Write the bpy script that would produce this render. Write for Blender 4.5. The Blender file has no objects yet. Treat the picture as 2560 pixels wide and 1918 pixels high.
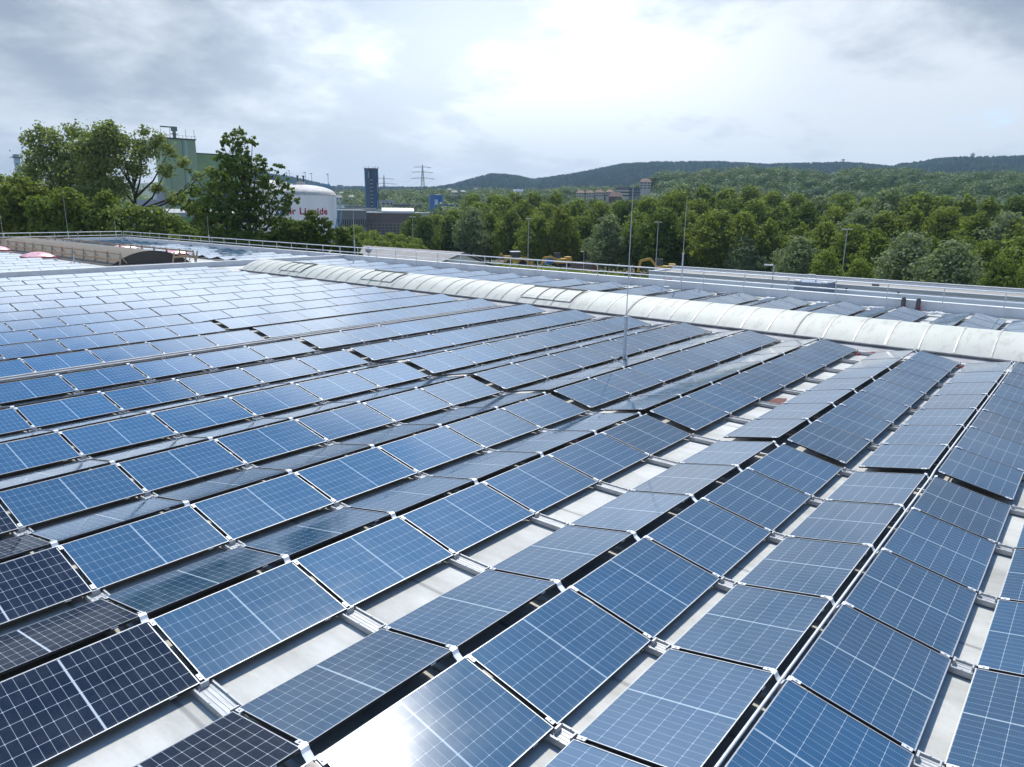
import bpy, bmesh, math, random
import numpy as np
from mathutils import Vector, Matrix
random.seed(7); rng = np.random.default_rng(11)
R = math.radians; PI = math.pi
SC = bpy.context.scene
COL = SC.collection

# ------------------------------------------------------------------ camera
CR = np.array([[0.6414408461, -0.7670859092, 0.0115260070],
               [0.1763184713, 0.1620268876, 0.9709063211],
               [0.7466360812, 0.6207467242, -0.2391820787]])
CP = np.array([-2.7815, -7.4069, 4.5797]); CF = 1782.995
cd = bpy.data.cameras.new('camera'); cam = bpy.data.objects.new('camera', cd); COL.objects.link(cam)
cam.matrix_world = Matrix(((CR[0][0], CR[1][0], -CR[2][0], CP[0]),
                           (CR[0][1], CR[1][1], -CR[2][1], CP[1]),
                           (CR[0][2], CR[1][2], -CR[2][2], CP[2]), (0, 0, 0, 1)))
cd.sensor_width = 36; cd.lens = CF / 2560 * 36; cd.clip_start = .1; cd.clip_end = 20000
SC.camera = cam
SC.render.resolution_x = 1024; SC.render.resolution_y = 767
SC.view_settings.view_transform = 'Standard'; SC.view_settings.look = 'None'
SC.view_settings.exposure = 0.18; SC.view_settings.gamma = 1
SC.render.engine = 'CYCLES'
SC.cycles.max_bounces = 6; SC.cycles.transparent_max_bounces = 8
SC.cycles.volume_bounces = 0; SC.cycles.use_denoising = True
SC.cycles.sample_clamp_indirect = 4

# ------------------------------------------------------------------ sun and sky
SUN_EL, SUN_AZ = R(57.4), R(36.8)
SD = Vector((math.cos(SUN_EL) * math.cos(SUN_AZ), math.cos(SUN_EL) * math.sin(SUN_AZ), math.sin(SUN_EL)))
sl = bpy.data.lights.new('sun', 'SUN'); sl.energy = 4.0; sl.angle = R(0.6); sl.color = (1, .93, .83)
so = bpy.data.objects.new('sun', sl); COL.objects.link(so)
so.rotation_euler = SD.to_track_quat('Z', 'Y').to_euler()
w = bpy.data.worlds.new('World'); SC.world = w; w.use_nodes = True
nt = w.node_tree; N = nt.nodes; LK = nt.links; N.clear()
def nd(t, **k):
    n = N.new(t)
    for a, b in k.items(): setattr(n, a, b)
    return n
def mth(op, a, b=None, c=None, clamp=False):
    n = nd('ShaderNodeMath', operation=op, use_clamp=clamp)
    for i, v in enumerate((a, b, c)):
        if v is None: continue
        if isinstance(v, (int, float)): n.inputs[i].default_value = v
        else: LK.new(v, n.inputs[i])
    return n.outputs[0]
def mapr(v, a, b, c=0., d=1., smooth=True):
    n = nd('ShaderNodeMapRange', interpolation_type='SMOOTHSTEP' if smooth else 'LINEAR')
    LK.new(v, n.inputs[0])
    for i, q in zip((1, 2, 3, 4), (a, b, c, d)): n.inputs[i].default_value = q
    return n.outputs[0]
def mixc(f, a, b):
    n = nd('ShaderNodeMix', data_type='RGBA')
    if isinstance(f, (int, float)): n.inputs[0].default_value = f
    else: LK.new(f, n.inputs[0])
    for i, v in ((6, a), (7, b)):
        if isinstance(v, tuple): n.inputs[i].default_value = (*v, 1)
        else: LK.new(v, n.inputs[i])
    return n.outputs[2]
tc = nd('ShaderNodeTexCoord'); sep = nd('ShaderNodeSeparateXYZ'); LK.new(tc.outputs['Generated'], sep.inputs[0])
sky = nd('ShaderNodeTexSky', sky_type='NISHITA', sun_disc=False, sun_elevation=SUN_EL)
sky.sun_rotation = PI / 2 - SUN_AZ
sky.air_density = 1.0; sky.dust_density = .6; sky.ozone_density = 1.6
zz = mth('MAXIMUM', sep.outputs[2], 0.0)
den = mth('ADD', zz, 0.27)
cmb = nd('ShaderNodeCombineXYZ')
LK.new(mth('DIVIDE', sep.outputs[0], den), cmb.inputs[0]); LK.new(mth('DIVIDE', sep.outputs[1], den), cmb.inputs[1])
def noise(scale, detail, rough, off=(0, 0, 0), dist=0.):
    m = nd('ShaderNodeMapping'); LK.new(cmb.outputs[0], m.inputs[0]); m.inputs['Location'].default_value = off
    n = nd('ShaderNodeTexNoise'); LK.new(m.outputs[0], n.inputs[0])
    n.inputs['Scale'].default_value = scale; n.inputs['Detail'].default_value = detail
    n.inputs['Roughness'].default_value = rough; n.inputs['Distortion'].default_value = dist
    return n.outputs[0]
big = noise(.66, 5, .52, (1.1, 4.7, 0), .3)
mid = noise(1.9, 6, .52, (11.3, 2.2, 0), .15)
fine = noise(5.2, 8, .62, (5.3, 9.1, 0), .2)
# closeness to the sun
vd = nd('ShaderNodeVectorMath', operation='DOT_PRODUCT'); LK.new(tc.outputs['Generated'], vd.inputs[0]); vd.inputs[1].default_value = SD
dsun = mth('MAXIMUM', vd.outputs['Value'], 0)
gl_wide = mth('POWER', dsun, 5.0); gl_mid = mth('POWER', dsun, 40.0); gl_core = mth('POWER', dsun, 330.0)
# closeness in azimuth to the bright break in the cloud under the sun
vd2 = nd('ShaderNodeVectorMath', operation='DOT_PRODUCT'); LK.new(tc.outputs['Generated'], vd2.inputs[0])
vd2.inputs[1].default_value = Vector((math.cos(R(41)), math.sin(R(41)), 0))
brk = mapr(vd2.outputs['Value'], .90, 1.0)
# cloud thickness : 0 thin white .. 1 thick grey
bands = mth('ADD', mth('MULTIPLY', big, .85), mth('ADD', mth('MULTIPLY', mid, .55), mth('MULTIPLY', fine, .22)))
thick = mth('SUBTRACT', mapr(bands, .66, .90), mth('MULTIPLY', brk, .55), clamp=True)
base_grey = mixc(mapr(sep.outputs[2], .0, .24), (.60, .69, .79), (.36, .44, .56))
lit_white = (.92, .99, 1.06)
ccol = mixc(thick, lit_white, base_grey)
gain = mth('ADD', mth('MULTIPLY', gl_wide, 1.1), .70)
gain = mth('ADD', gain, mth('MULTIPLY', brk, mth('MULTIPLY', mapr(sep.outputs[2], .04, .22), .45)))
vd3 = nd('ShaderNodeVectorMath', operation='DOT_PRODUCT'); LK.new(tc.outputs['Generated'], vd3.inputs[0]); vd3.inputs[1].default_value = Vector((math.cos(R(118)), math.sin(R(118)), 0))
side = mapr(vd3.outputs['Value'], -.12, .22)       # the cloud is bright over the left half, duller to the right
gain = mth('MULTIPLY', gain, mth('ADD', 1.0, mth('MULTIPLY', side, mapr(sep.outputs[2], .24, .50, 0.0, 2.3))))
vs = nd('ShaderNodeVectorMath', operation='SCALE'); LK.new(ccol, vs.inputs[0]); LK.new(mth('MULTIPLY', gain, 10.0), vs.inputs['Scale'])
# cover: closed deck low down, broken above ~35 degrees so that blue shows
cov_n = mth('ADD', mth('MULTIPLY', big, .6), mth('MULTIPLY', mid, .5))
thr = mapr(sep.outputs[2], .36, .64, .25, .63)
cover = mth('SUBTRACT', mth('ADD', cov_n, mth('MULTIPLY', brk, .08)), thr)
cover = mapr(cover, -.06, .15)
vsk = nd('ShaderNodeVectorMath', operation='MULTIPLY'); LK.new(sky.outputs[0], vsk.inputs[0]); vsk.inputs[1].default_value = (1.0, 1.70, 2.25)
skyc = mixc(cover, vsk.outputs[0], vs.outputs[0])
ga = nd('ShaderNodeVectorMath', operation='SCALE'); ga.inputs[0].default_value = (1, .97, .93)
LK.new(mth('ADD', mth('MULTIPLY', gl_mid, 1.5), mth('MULTIPLY', gl_core, 190.0)), ga.inputs['Scale'])
vadd = nd('ShaderNodeVectorMath', operation='ADD'); LK.new(skyc, vadd.inputs[0]); LK.new(ga.outputs[0], vadd.inputs[1])
bg = nd('ShaderNodeBackground'); bg.inputs[1].default_value = 0.1; LK.new(vadd.outputs[0], bg.inputs[0])
wo = nd('ShaderNodeOutputWorld'); LK.new(bg.outputs[0], wo.inputs[0])

# ------------------------------------------------------------------ helpers
def ray(px, py):
    return CR.T @ np.array([(px - 1280) / CF, -(py - 959) / CF, 1.])
def atd(px, py, D):
    """real point seen at a pixel of the photo, D metres away on the plan"""
    d = ray(px, py); return CP + d / math.hypot(d[0], d[1]) * D
def azat(px, D):
    p = atd(px, 520, D); return float(p[0]), float(p[1])
def zat(px, py, D): return float(atd(px, py, D)[2])
def proj(X):
    c = (np.atleast_2d(X) - CP) @ CR.T
    return np.stack([1280 + CF * c[:, 0] / c[:, 2], 959 - CF * c[:, 1] / c[:, 2], c[:, 2]], 1)

class MB:
    """collects geometry and links it as one mesh object"""
    def __init__(s): s.v = []; s.f = []; s.m = []; s.sm = []
    def add(s, vs, fs, mi=0, smooth=False):
        b = len(s.v); s.v += [tuple(map(float, q)) for q in vs]
        for q in fs: s.f.append(tuple(i + b for i in q)); s.m.append(mi); s.sm.append(smooth)
    def box(s, x0, x1, y0, y1, z0, z1, mi=0):
        v = [(x0, y0, z0), (x1, y0, z0), (x1, y1, z0), (x0, y1, z0), (x0, y0, z1), (x1, y0, z1), (x1, y1, z1), (x0, y1, z1)]
        s.add(v, [(3, 2, 1, 0), (4, 5, 6, 7), (0, 1, 5, 4), (1, 2, 6, 5), (2, 3, 7, 6), (3, 0, 4, 7)], mi)
    def obox(s, c, sx, sy, sz, rz=0, mi=0):
        """box standing on c, rotated about z"""
        ca, sa = math.cos(rz), math.sin(rz); v = []
        for z in (0, sz):
            for x, y in ((-1, -1), (1, -1), (1, 1), (-1, 1)):
                X, Y = x * sx / 2, y * sy / 2; v.append((c[0] + X * ca - Y * sa, c[1] + X * sa + Y * ca, c[2] + z))
        s.add(v, [(3, 2, 1, 0), (4, 5, 6, 7), (0, 1, 5, 4), (1, 2, 6, 5), (2, 3, 7, 6), (3, 0, 4, 7)], mi)
    def beam(s, a, b, wd, ht=None, mi=0):
        a = Vector(a); b = Vector(b); ht = ht or wd; d = (b - a).normalized()
        up = Vector((0, 0, 1)) if abs(d.z) < .95 else Vector((1, 0, 0))
        x = d.cross(up).normalized() * wd / 2; y = x.cross(d).normalized() * ht / 2
        v = [a - x - y, a + x - y, a + x + y, a - x + y, b - x - y, b + x - y, b + x + y, b - x + y]
        s.add(v, [(3, 2, 1, 0), (4, 5, 6, 7), (0, 1, 5, 4), (1, 2, 6, 5), (2, 3, 7, 6), (3, 0, 4, 7)], mi)
    def tube(s, pts, rad, n=8, mi=0, cap=True):
        pts = [Vector(p) for p in pts]
        if not hasattr(rad, '__len__'): rad = [rad] * len(pts)
        rings = []; b = 0; V = []; F = []
        for i, p in enumerate(pts):
            d = (pts[min(i + 1, len(pts) - 1)] - pts[max(i - 1, 0)]).normalized()
            up = Vector((0, 0, 1)) if abs(d.z) < .9 else Vector((1, 0, 0))
            x = d.cross(up).normalized(); y = x.cross(d)
            for k in range(n):
                a = 2 * PI * k / n; V.append(p + (x * math.cos(a) + y * math.sin(a)) * rad[i])
        for i in range(len(pts) - 1):
            for k in range(n):
                F.append((i * n + k, i * n + (k + 1) % n, (i + 1) * n + (k + 1) % n, (i + 1) * n + k))
        s.add(V, F, mi, True)
        if cap: s.add([V[k] for k in range(n)], [tuple(range(n))], mi); s.add(V[-n:], [tuple(reversed(range(n)))], mi)
    def lathe(s, c, prof, n=32, mi=0, a0=0, a1=2 * PI, smooth=True):
        V = []; F = []; full = abs(a1 - a0 - 2 * PI) < 1e-6; m = n if full else n + 1
        for r, z in prof:
            for k in range(m):
                a = a0 + (a1 - a0) * k / n; V.append((c[0] + r * math.cos(a), c[1] + r * math.sin(a), c[2] + z))
        for i in range(len(prof) - 1):
            for k in range(n):
                k2 = (k + 1) % m
                F.append((i * m + k, i * m + k2, (i + 1) * m + k2, (i + 1) * m + k))
        s.add(V, F, mi, smooth)
    def build(s, name, mats, parent=None):
        me = bpy.data.meshes.new(name); me.from_pydata(s.v, [], s.f)
        for m in (mats if isinstance(mats, (list, tuple)) else [mats]): me.materials.append(m)
        me.polygons.foreach_set('material_index', s.m); me.polygons.foreach_set('use_smooth', s.sm)
        me.update()
        return link(bpy.data.objects.new(name, me), parent)
def link(o, parent=None):
    COL.objects.link(o)
    if parent is not None: o.parent = parent
    return o
def empty(name, loc=(0, 0, 0), rot=(0, 0, 0)):
    o = bpy.data.objects.new(name, None); COL.objects.link(o); o.location = loc; o.rotation_euler = rot
    o.empty_display_size = .2; return o
def tag(o, label=None, cat=None, group=None, kind=None):
    if label: o['label'] = label
    if cat: o['category'] = cat
    if group: o['group'] = group
    if kind: o['kind'] = kind
    return o
def copy_tree(o, parent=None):
    c = o.copy(); COL.objects.link(c); c.parent = parent
    for ch in o.children: copy_tree(ch, c)
    return c
def npmesh(name, V, F4=None, F3=None, mats=(), parent=None, uv=None, mi=None, smooth=False):
    me = bpy.data.meshes.new(name); V = np.asarray(V, dtype=np.float32)
    me.vertices.add(len(V)); me.vertices.foreach_set('co', V.ravel())
    F = F4 if F4 is not None else F3; k = F.shape[1]; F = np.asarray(F, dtype=np.int32)
    me.loops.add(F.size); me.loops.foreach_set('vertex_index', F.ravel())
    me.polygons.add(len(F)); me.polygons.foreach_set('loop_start', np.arange(0, F.size, k, dtype=np.int32))
    me.polygons.foreach_set('loop_total', np.full(len(F), k, dtype=np.int32))
    if mi is not None: me.polygons.foreach_set('material_index', np.asarray(mi, dtype=np.int32))
    if smooth: me.polygons.foreach_set('use_smooth', np.ones(len(F), dtype=bool))
    for m in mats: me.materials.append(m)
    if uv is not None:
        l = me.uv_layers.new(name='UVMap'); l.data.foreach_set('uv', np.asarray(uv, dtype=np.float32).ravel())
    me.update(calc_edges=True)
    return link(bpy.data.objects.new(name, me), parent)

# ------------------------------------------------------------------ materials
class MT:
    def __init__(s, name):
        s.m = bpy.data.materials.new(name); s.m.use_nodes = True; s.t = s.m.node_tree
        s.b = s.t.nodes['Principled BSDF']; s.o = s.t.nodes['Material Output']
    def n(s, t, ins=None, **k):
        n = s.t.nodes.new(t)
        for a, b in k.items(): setattr(n, a, b)
        for a, b in (ins or {}).items(): s.set(n.inputs[a], b)
        return n
    def set(s, sock, v):
        if isinstance(v, bpy.types.NodeSocket): s.t.links.new(v, sock)
        elif isinstance(v, tuple) and len(v) == 3 and sock.type == 'RGBA': sock.default_value = (*v, 1)
        else: sock.default_value = v
    def math(s, op, a, b=None, c=None, clamp=False):
        n = s.t.nodes.new('ShaderNodeMath'); n.operation = op; n.use_clamp = clamp
        for i, v in enumerate((a, b, c)):
            if v is not None: s.set(n.inputs[i], v)
        return n.outputs[0]
    def mix(s, f, a, b):
        n = s.t.nodes.new('ShaderNodeMix'); n.data_type = 'RGBA'
        s.set(n.inputs[0], f); s.set(n.inputs[6], a); s.set(n.inputs[7], b); return n.outputs[2]
    def mr(s, v, a, b, c=0., d=1.):
        n = s.t.nodes.new('ShaderNodeMapRange'); s.set(n.inputs[0], v)
        for i, q in zip((1, 2, 3, 4), (a, b, c, d)): n.inputs[i].default_value = q
        return n.outputs[0]
    def noise(s, scale, detail=4, rough=.55, vec=None, stretch=None, kind='Object'):
        v = vec
        if v is None: v = s.n('ShaderNodeTexCoord').outputs[kind]
        if stretch:
            mp = s.n('ShaderNodeMapping', {'Vector': v, 'Scale': stretch}); v = mp.outputs[0]
        return s.n('ShaderNodeTexNoise', {'Vector': v, 'Scale': scale, 'Detail': detail, 'Roughness': rough}).outputs[0]
    def p(s, **k):
        for a, v in k.items(): s.set(s.b.inputs[a.replace('_', ' ')], v)
        return s
    def bump(s, h, strength=.3, dist=.02):
        n = s.n('ShaderNodeBump', {'Height': h, 'Strength': strength, 'Distance': dist}); s.set(s.b.inputs['Normal'], n.outputs[0])
def simple(name, col, rough=.6, metal=0., var=.12, scale=3., stretch=None, kind='Object'):
    m = MT(name); nz = m.noise(scale, 5, .6, stretch=stretch, kind=kind)
    c1 = tuple(c * (1 - var) for c in col); c2 = tuple(min(1, c * (1 + var)) for c in col)
    m.p(Base_Color=m.mix(m.mr(nz, .3, .7), c1, c2), Roughness=rough, Metallic=metal); return m.m

def cell_material(name, cell, line, coat, ior, rough=.55, lay=.5):
    m = MT(name); uv = m.n('ShaderNodeUVMap').outputs[0]
    sp = m.n('ShaderNodeSeparateXYZ', {0: uv}); U, Vv = sp.outputs[0], sp.outputs[1]   # metres on the sheet
    L_, W_ = 1.686, 1.098
    ad = lambda d0, per: m.math('SUBTRACT', per / 2, m.math('ABSOLUTE', m.math('SUBTRACT', m.math('MODULO', d0, per), per / 2)))
    # the two halves, 9 half cells each, a white strip between them
    uc = m.math('ABSOLUTE', m.math('SUBTRACT', U, L_ / 2))
    pu = (L_ / 2 - .012) / 9.0; pv = (W_ - .012) / 6.0
    ux = m.math('SUBTRACT', uc, .009); vx = m.math('SUBTRACT', Vv, .006)
    du = ad(ux, pu); dv = ad(vx, pv)
    du = m.math('ABSOLUTE', du); dv = m.math('ABSOLUTE', dv)
    lu = m.mr(du, .0010, .0022, 1, 0); lv = m.mr(dv, .0014, .0028, 1, 0)
    lc = m.mr(uc, .0065, .0085, 1, 0)
    dia = m.mr(m.math('ADD', du, dv), .008, .010, 1, 0)
    bb = ad(vx, pv / 10.0); lb = m.mr(bb, .0004, .0009, .22, 0)
    g1 = m.math('MAXIMUM', m.math('MULTIPLY', lu, .75), lv)
    g2 = m.math('MAXIMUM', m.math('MAXIMUM', lc, dia), lb)
    g = m.math('MAXIMUM', g1, g2)
    oi = m.n('ShaderNodeObjectInfo').outputs['Random']
    nz = m.noise(1.3, 3, .5, kind='Object')
    cc = m.mix(m.math('MULTIPLY', m.math('ADD', oi, nz), .5), tuple(c * .6 for c in cell), tuple(c * 1.45 for c in cell))
    og_ = m.n('ShaderNodeTexCoord').outputs['Object']; sh_ = m.n('ShaderNodeVectorMath', {0: og_}, operation='ADD'); cmb_ = m.n('ShaderNodeCombineXYZ', {0: m.math('MULTIPLY', oi, 37.), 1: m.math('MULTIPLY', oi, 91.)}); m.set(sh_.inputs[1], cmb_.outputs[0]); ov = sh_.outputs[0]
    n_a = m.noise(2.2, 6, .7, vec=ov); n_b = m.noise(9., 5, .7, vec=ov, stretch=(1, .15, 1))
    dust = m.math('ADD', m.math('MULTIPLY', m.mr(n_a, .35, .8), .05), m.math('MULTIPLY', m.mr(n_b, .5, .85), .05))
    vo = m.n('ShaderNodeTexVoronoi', {'Vector': ov, 'Scale': 1.15, 'Randomness': 1.}); spot = m.mr(vo.outputs['Distance'], .012, .022, .55, 0)
    edge = m.math('MULTIPLY', m.mr(Vv, 0, .06, .16, 0), m.mr(n_a, .3, .6))
    cc = m.mix(m.math('MAXIMUM', dust, edge), cc, (.30, .33, .34))
    cc = m.mix(g, cc, line); cc = m.mix(spot, cc, (.55, .55, .50))
    cr_ = m.math('ADD', .04, m.math('MULTIPLY', m.mr(n_a, .3, .8), .10))
    m.p(Base_Color=cc, Roughness=rough, IOR=1.5, Specular_IOR_Level=lay, Coat_Weight=coat, Coat_IOR=ior, Coat_Roughness=cr_)
    return m.m
M_CELL = cell_material('cells_reflective', (.009, .052, .112), (.29, .36, .41), 1.0, 1.82, lay=.0)
M_CELLD = cell_material('cells_dull_reflection', (.004, .011, .030), (.40, .45, .50), .6, 1.28, lay=.0)  # darker copy for left-end modules: weaker sky reflection put into colour and coat
M_ALU = simple('anodised_aluminium', (.40, .43, .46), .5, .5, .08, 8)
M_ALUM = simple('galvanised_metal', (.58, .60, .62), .55, .35, .12, 6)
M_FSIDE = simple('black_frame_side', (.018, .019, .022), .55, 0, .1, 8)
M_BACK = simple('panel_backsheet', (.05, .05, .055), .7)
M_DARK = simple('dark_rubber', (.015, .015, .017), .7)

def membrane():
    m = MT('roof_membrane')
    n1 = m.noise(.55, 6, .65); n2 = m.noise(6., 5, .6); n3 = m.noise(1.4, 7, .7, stretch=(1., .25, 1.))
    c = m.mix(m.mr(n1, .35, .65), (.43, .43, .40), (.54, .54, .50))
    c = m.mix(m.mr(n3, .42, .68, 0, .75), c, (.25, .25, .22)); n4 = m.noise(22., 3, .6); c = m.mix(m.mr(n4, .62, .75, 0, .35), c, (.22, .22, .20))
    c = m.mix(m.mr(n2, .55, .8, 0, .3), c, (.44, .44, .43))
    g = m.n('ShaderNodeTexCoord').outputs['Object']; sp = m.n('ShaderNodeSeparateXYZ', {0: g})
    sx = m.math('ABSOLUTE', m.math('SUBTRACT', m.math('MODULO', m.math('ADD', sp.outputs[0], 101.), 3.1), 1.55))
    c = m.mix(m.mr(sx, .012, .04, .75, 0), c, (.18, .18, .17))
    m.p(Base_Color=c, Roughness=.62); m.bump(n2, .25, .01); return m.m
M_ROOF = membrane()
M_PARA = simple('parapet_membrane', (.60, .63, .67), .6, 0, .10, 1.2)
M_CAP = simple('white_capping', (.78, .80, .82), .4, .1, .06, 2)
M_GREYW = simple('grey_cladding', (.42, .45, .48), .6, 0, .1, 1)
M_RUST = simple('rust_stain', (.10, .018, .012), .7, 0, .5, 4)
M_REDC = simple('red_cable', (.35, .02, .03), .5)
M_WOOD = simple('scaffold_timber', (.42, .30, .19), .75, 0, .3, 5)
M_WOODG = simple('weathered_timber', (.33, .27, .21), .8, 0, .3, 5)
M_ASPH = simple('asphalt', (.06, .06, .062), .85, 0, .25, .05)

# ------------------------------------------------------------------ solar panels
TILT = math.atan2(0.22334, 1.11179); PW = 1.134; PL = 1.722; CT = math.cos(TILT)
def panel_meshes(mat, sfx):
    fr = MB(); hx, hy, t, wd = PL / 2, PW / 2, .032, .010
    fr.box(-hx, hx, -hy, -hy + wd, -t, 0); fr.box(-hx, hx, hy - wd, hy, -t, 0)
    fr.box(-hx, -hx + wd, -hy + wd, hy - wd, -t, 0); fr.box(hx - wd, hx, -hy + wd, hy - wd, -t, 0)
    fr.box(-hx + wd, hx - wd, -hy + wd, hy - wd, -.012, -.007, 1)
    fr.box(-hx + wd, hx - wd, -hy + wd, hy - wd, -.03, -.0125, 1) if False else None
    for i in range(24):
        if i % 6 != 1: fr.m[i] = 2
    of = fr.build('frame', [M_ALU, M_BACK, M_FSIDE]); mf = of.data; bpy.data.objects.remove(of)
    a, b = PL / 2 - .010, PW / 2 - .010
    V = [(-a, -b, -.004), (a, -b, -.004), (a, b, -.004), (-a, b, -.004)]
    uv = [(.007, .005), (.007 + 1.672, .005), (.007 + 1.672, .005 + 1.088), (.007, 1.093)]
    og = npmesh('cell_sheet', V, F4=np.array([[0, 1, 2, 3]]), mats=[mat], uv=uv); mg = og.data; bpy.data.objects.remove(og)
    return mf, mg
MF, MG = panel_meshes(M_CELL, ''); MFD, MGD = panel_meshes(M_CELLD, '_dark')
cl = MB(); cl.box(-.024, .024, -.045, .045, -.004, .004); cl.tube([(0, 0, .006), (0, 0, .014)], .012, 6)
oc = cl.build('clamp', [M_ALUM]); MCL = oc.data; bpy.data.objects.remove(oc)

st = MB(); st.box(.56, .63, -PW / 2 - .002, -PW / 2 - .0005, -.024, -.010); o_ = st.build('sticker', [M_CAP]); MSTK = o_.data; bpy.data.objects.remove(o_)
MCAB = []
for q in range(3):
    cb = MB(); ph = q * 1.3
    for sx in (-1, 1):
        cb.tube([(sx * (.08 + .7 * t), PW / 2 - .10 + .05 * math.sin(5 * t + ph), -.05 - .05 * math.sin(PI * t) - .01 * q) for t in np.linspace(0, 1, 9)], .004, 5)
    cb.tube([(.08, PW / 2 - .1, -.045), (.16, PW / 2 - .1, -.05)], .012, 6); cb.box(-.06, .06, PW / 2 - .16, PW / 2 - .06, -.055, -.034)
    o_ = cb.build('cable', [M_DARK]); MCAB.append(o_.data); bpy.data.objects.remove(o_)
# row list: (ridge y of the side facing the camera, ridge y of the side facing away)
ROWS = [(-10.88, -10.74), (-8.235, -8.094), (-5.651, -5.513), (-3.070, -2.894), (-.055, .107), (2.589, 2.735), (5.235, 5.385), (7.885, 8.035),
        (10.484, 10.634), (13.168, 13.318), (16.10, 16.25), (18.78, 18.93), (21.42, 21.57), (24.08, 24.23), (26.74, 26.89), (29.66, 29.81),
        (32.38, 32.53), (35.02, 35.17), (37.62, 37.77), (40.16, 40.31), (42.78, 42.93)]
NEAR = [(-i * 1.7763, -(i - 1) * 1.7763) for i in range(3, 0, -1)]
SEC_A = [(i * 1.7763, (i + 1) * 1.7763) for i in range(6)]
SEC_B = [(10.83 + i * 1.745, 10.83 + (i + 1) * 1.745) for i in range(7)]
SEC_C = [(29.78 + i * 1.745, 29.78 + (i + 1) * 1.745) for i in range(3)]
panels = []   # dict: x y z rx side row
def addp(x0, x1, row, side, z=0., field='main'):
    yb, yg = ROWS[row] if isinstance(row, int) else row
    xc = (x0 + x1) / 2
    y = yb - PW / 2 * CT if side == 'b' else yg + PW / 2 * CT
    panels.append(dict(x=xc, y=y, z=z + .11167, rx=TILT if side == 'b' else -TILT, side=side, row=row, field=field))
for r in range(len(ROWS)):
    xs = list(SEC_A) + list(SEC_B)
    if r >= 12: xs = list(SEC_A) + [(10.68 + i * 1.765, 10.68 + (i + 1) * 1.765) for i in range(7)]
    if ROWS[r][0] < 9: xs = NEAR + xs
    for (x0, x1) in xs:
        for sd in 'bg':
            if sd == 'g' and r == 20: continue
            if r == 5 + 1 and x0 > 12.5 and False: continue
            addp(x0, x1, r, sd, .04 if x0 > 10.7 and r < 12 else 0)
    if ROWS[r][0] > -9:
        for (x0, x1) in SEC_C:
            for sd in 'bg':
                if sd == 'g' and r == 20: continue
                addp(x0, x1, r, sd, .04, 'far')
# second roof beyond the divider
R2 = [49.0 + 2.66 * i for i in range(15)]
for i, y in enumerate(R2):
    for k in range(9):
        x0 = 2.0 + k * 1.75
        if any(abs(x0 + .87 - dx) < 1.6 and abs(y - dy) < 1.9 for dx, dy in ((18.9, 71.7), (18.5, 60.9), (16.0, 84))): continue
        for sd in 'bg': addp(x0, x0 + 1.75, (y, y + .15), sd, 0, 'second')
    for k in range(4):
        x0 = 28.6 + k * 1.75
        if any(abs(x0 + .87 - dx) < 1.6 and abs(y - dy) < 1.9 for dx, dy in ((27.3, 68.4), (27.0, 57.6))): continue
        for sd in 'bg': addp(x0, x0 + 1.75, (y, y + .15), sd, 0, 'second')
for k in range(5):   # dark strip right of the timber guarded skylight
    for sd in 'bg': addp(28.6 + k * 1.6, 28.6 + k * 1.6 + 1.6, (90.0 - 1.2, 90.0 - 1.05), sd, 0, 'second') if False else None
def corners(p, inset=0):
    hx, hy = PL / 2, PW / 2; c, s_ = math.cos(p['rx']), math.sin(p['rx'])
    return np.array([(p['x'] + a * hx, p['y'] + b * hy * c, p['z'] + b * hy * s_) for a, b in ((-1, -1), (1, -1), (1, 1), (-1, 1))])
def vis_area(p):
    q = corners(p); pr = proj(q)
    if pr[:, 2].min() < .5: 
        return 0.
    n = np.array([0, -math.sin(p['rx']), math.cos(p['rx'])])
    if n @ (CP - q.mean(0)) < 0: return 0.
    X, Y = pr[:, 0], pr[:, 1]
    if X.max() < 0 or X.min() > 2560 or Y.max() < 0 or Y.min() > 1918: return 0.
    a = .5 * abs(np.dot(X, np.roll(Y, 1)) - np.dot(Y, np.roll(X, 1)))
    fx = (min(X.max(), 2560) - max(X.min(), 0)) / (X.max() - X.min()); fy = (min(Y.max(), 1918) - max(Y.min(), 0)) / (Y.max() - Y.min())
    return a * fx * fy
for p in panels: p['a'] = vis_area(p)
order = sorted(panels, key=lambda p: -p['a'])
single = [p for p in order if p['a'] > 0][:300]; sid = {id(p) for p in single}
rest = [p for p in panels if id(p) not in sid]
ORD = ['first', 'second', 'third', 'fourth', 'fifth', 'sixth', 'seventh', 'eighth', 'ninth', 'tenth', 'eleventh', 'twelfth', 'thirteenth',
       'fourteenth', 'fifteenth', 'sixteenth', 'seventeenth', 'eighteenth', 'nineteenth', 'twentieth', 'twenty first', 'twenty second']
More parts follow.
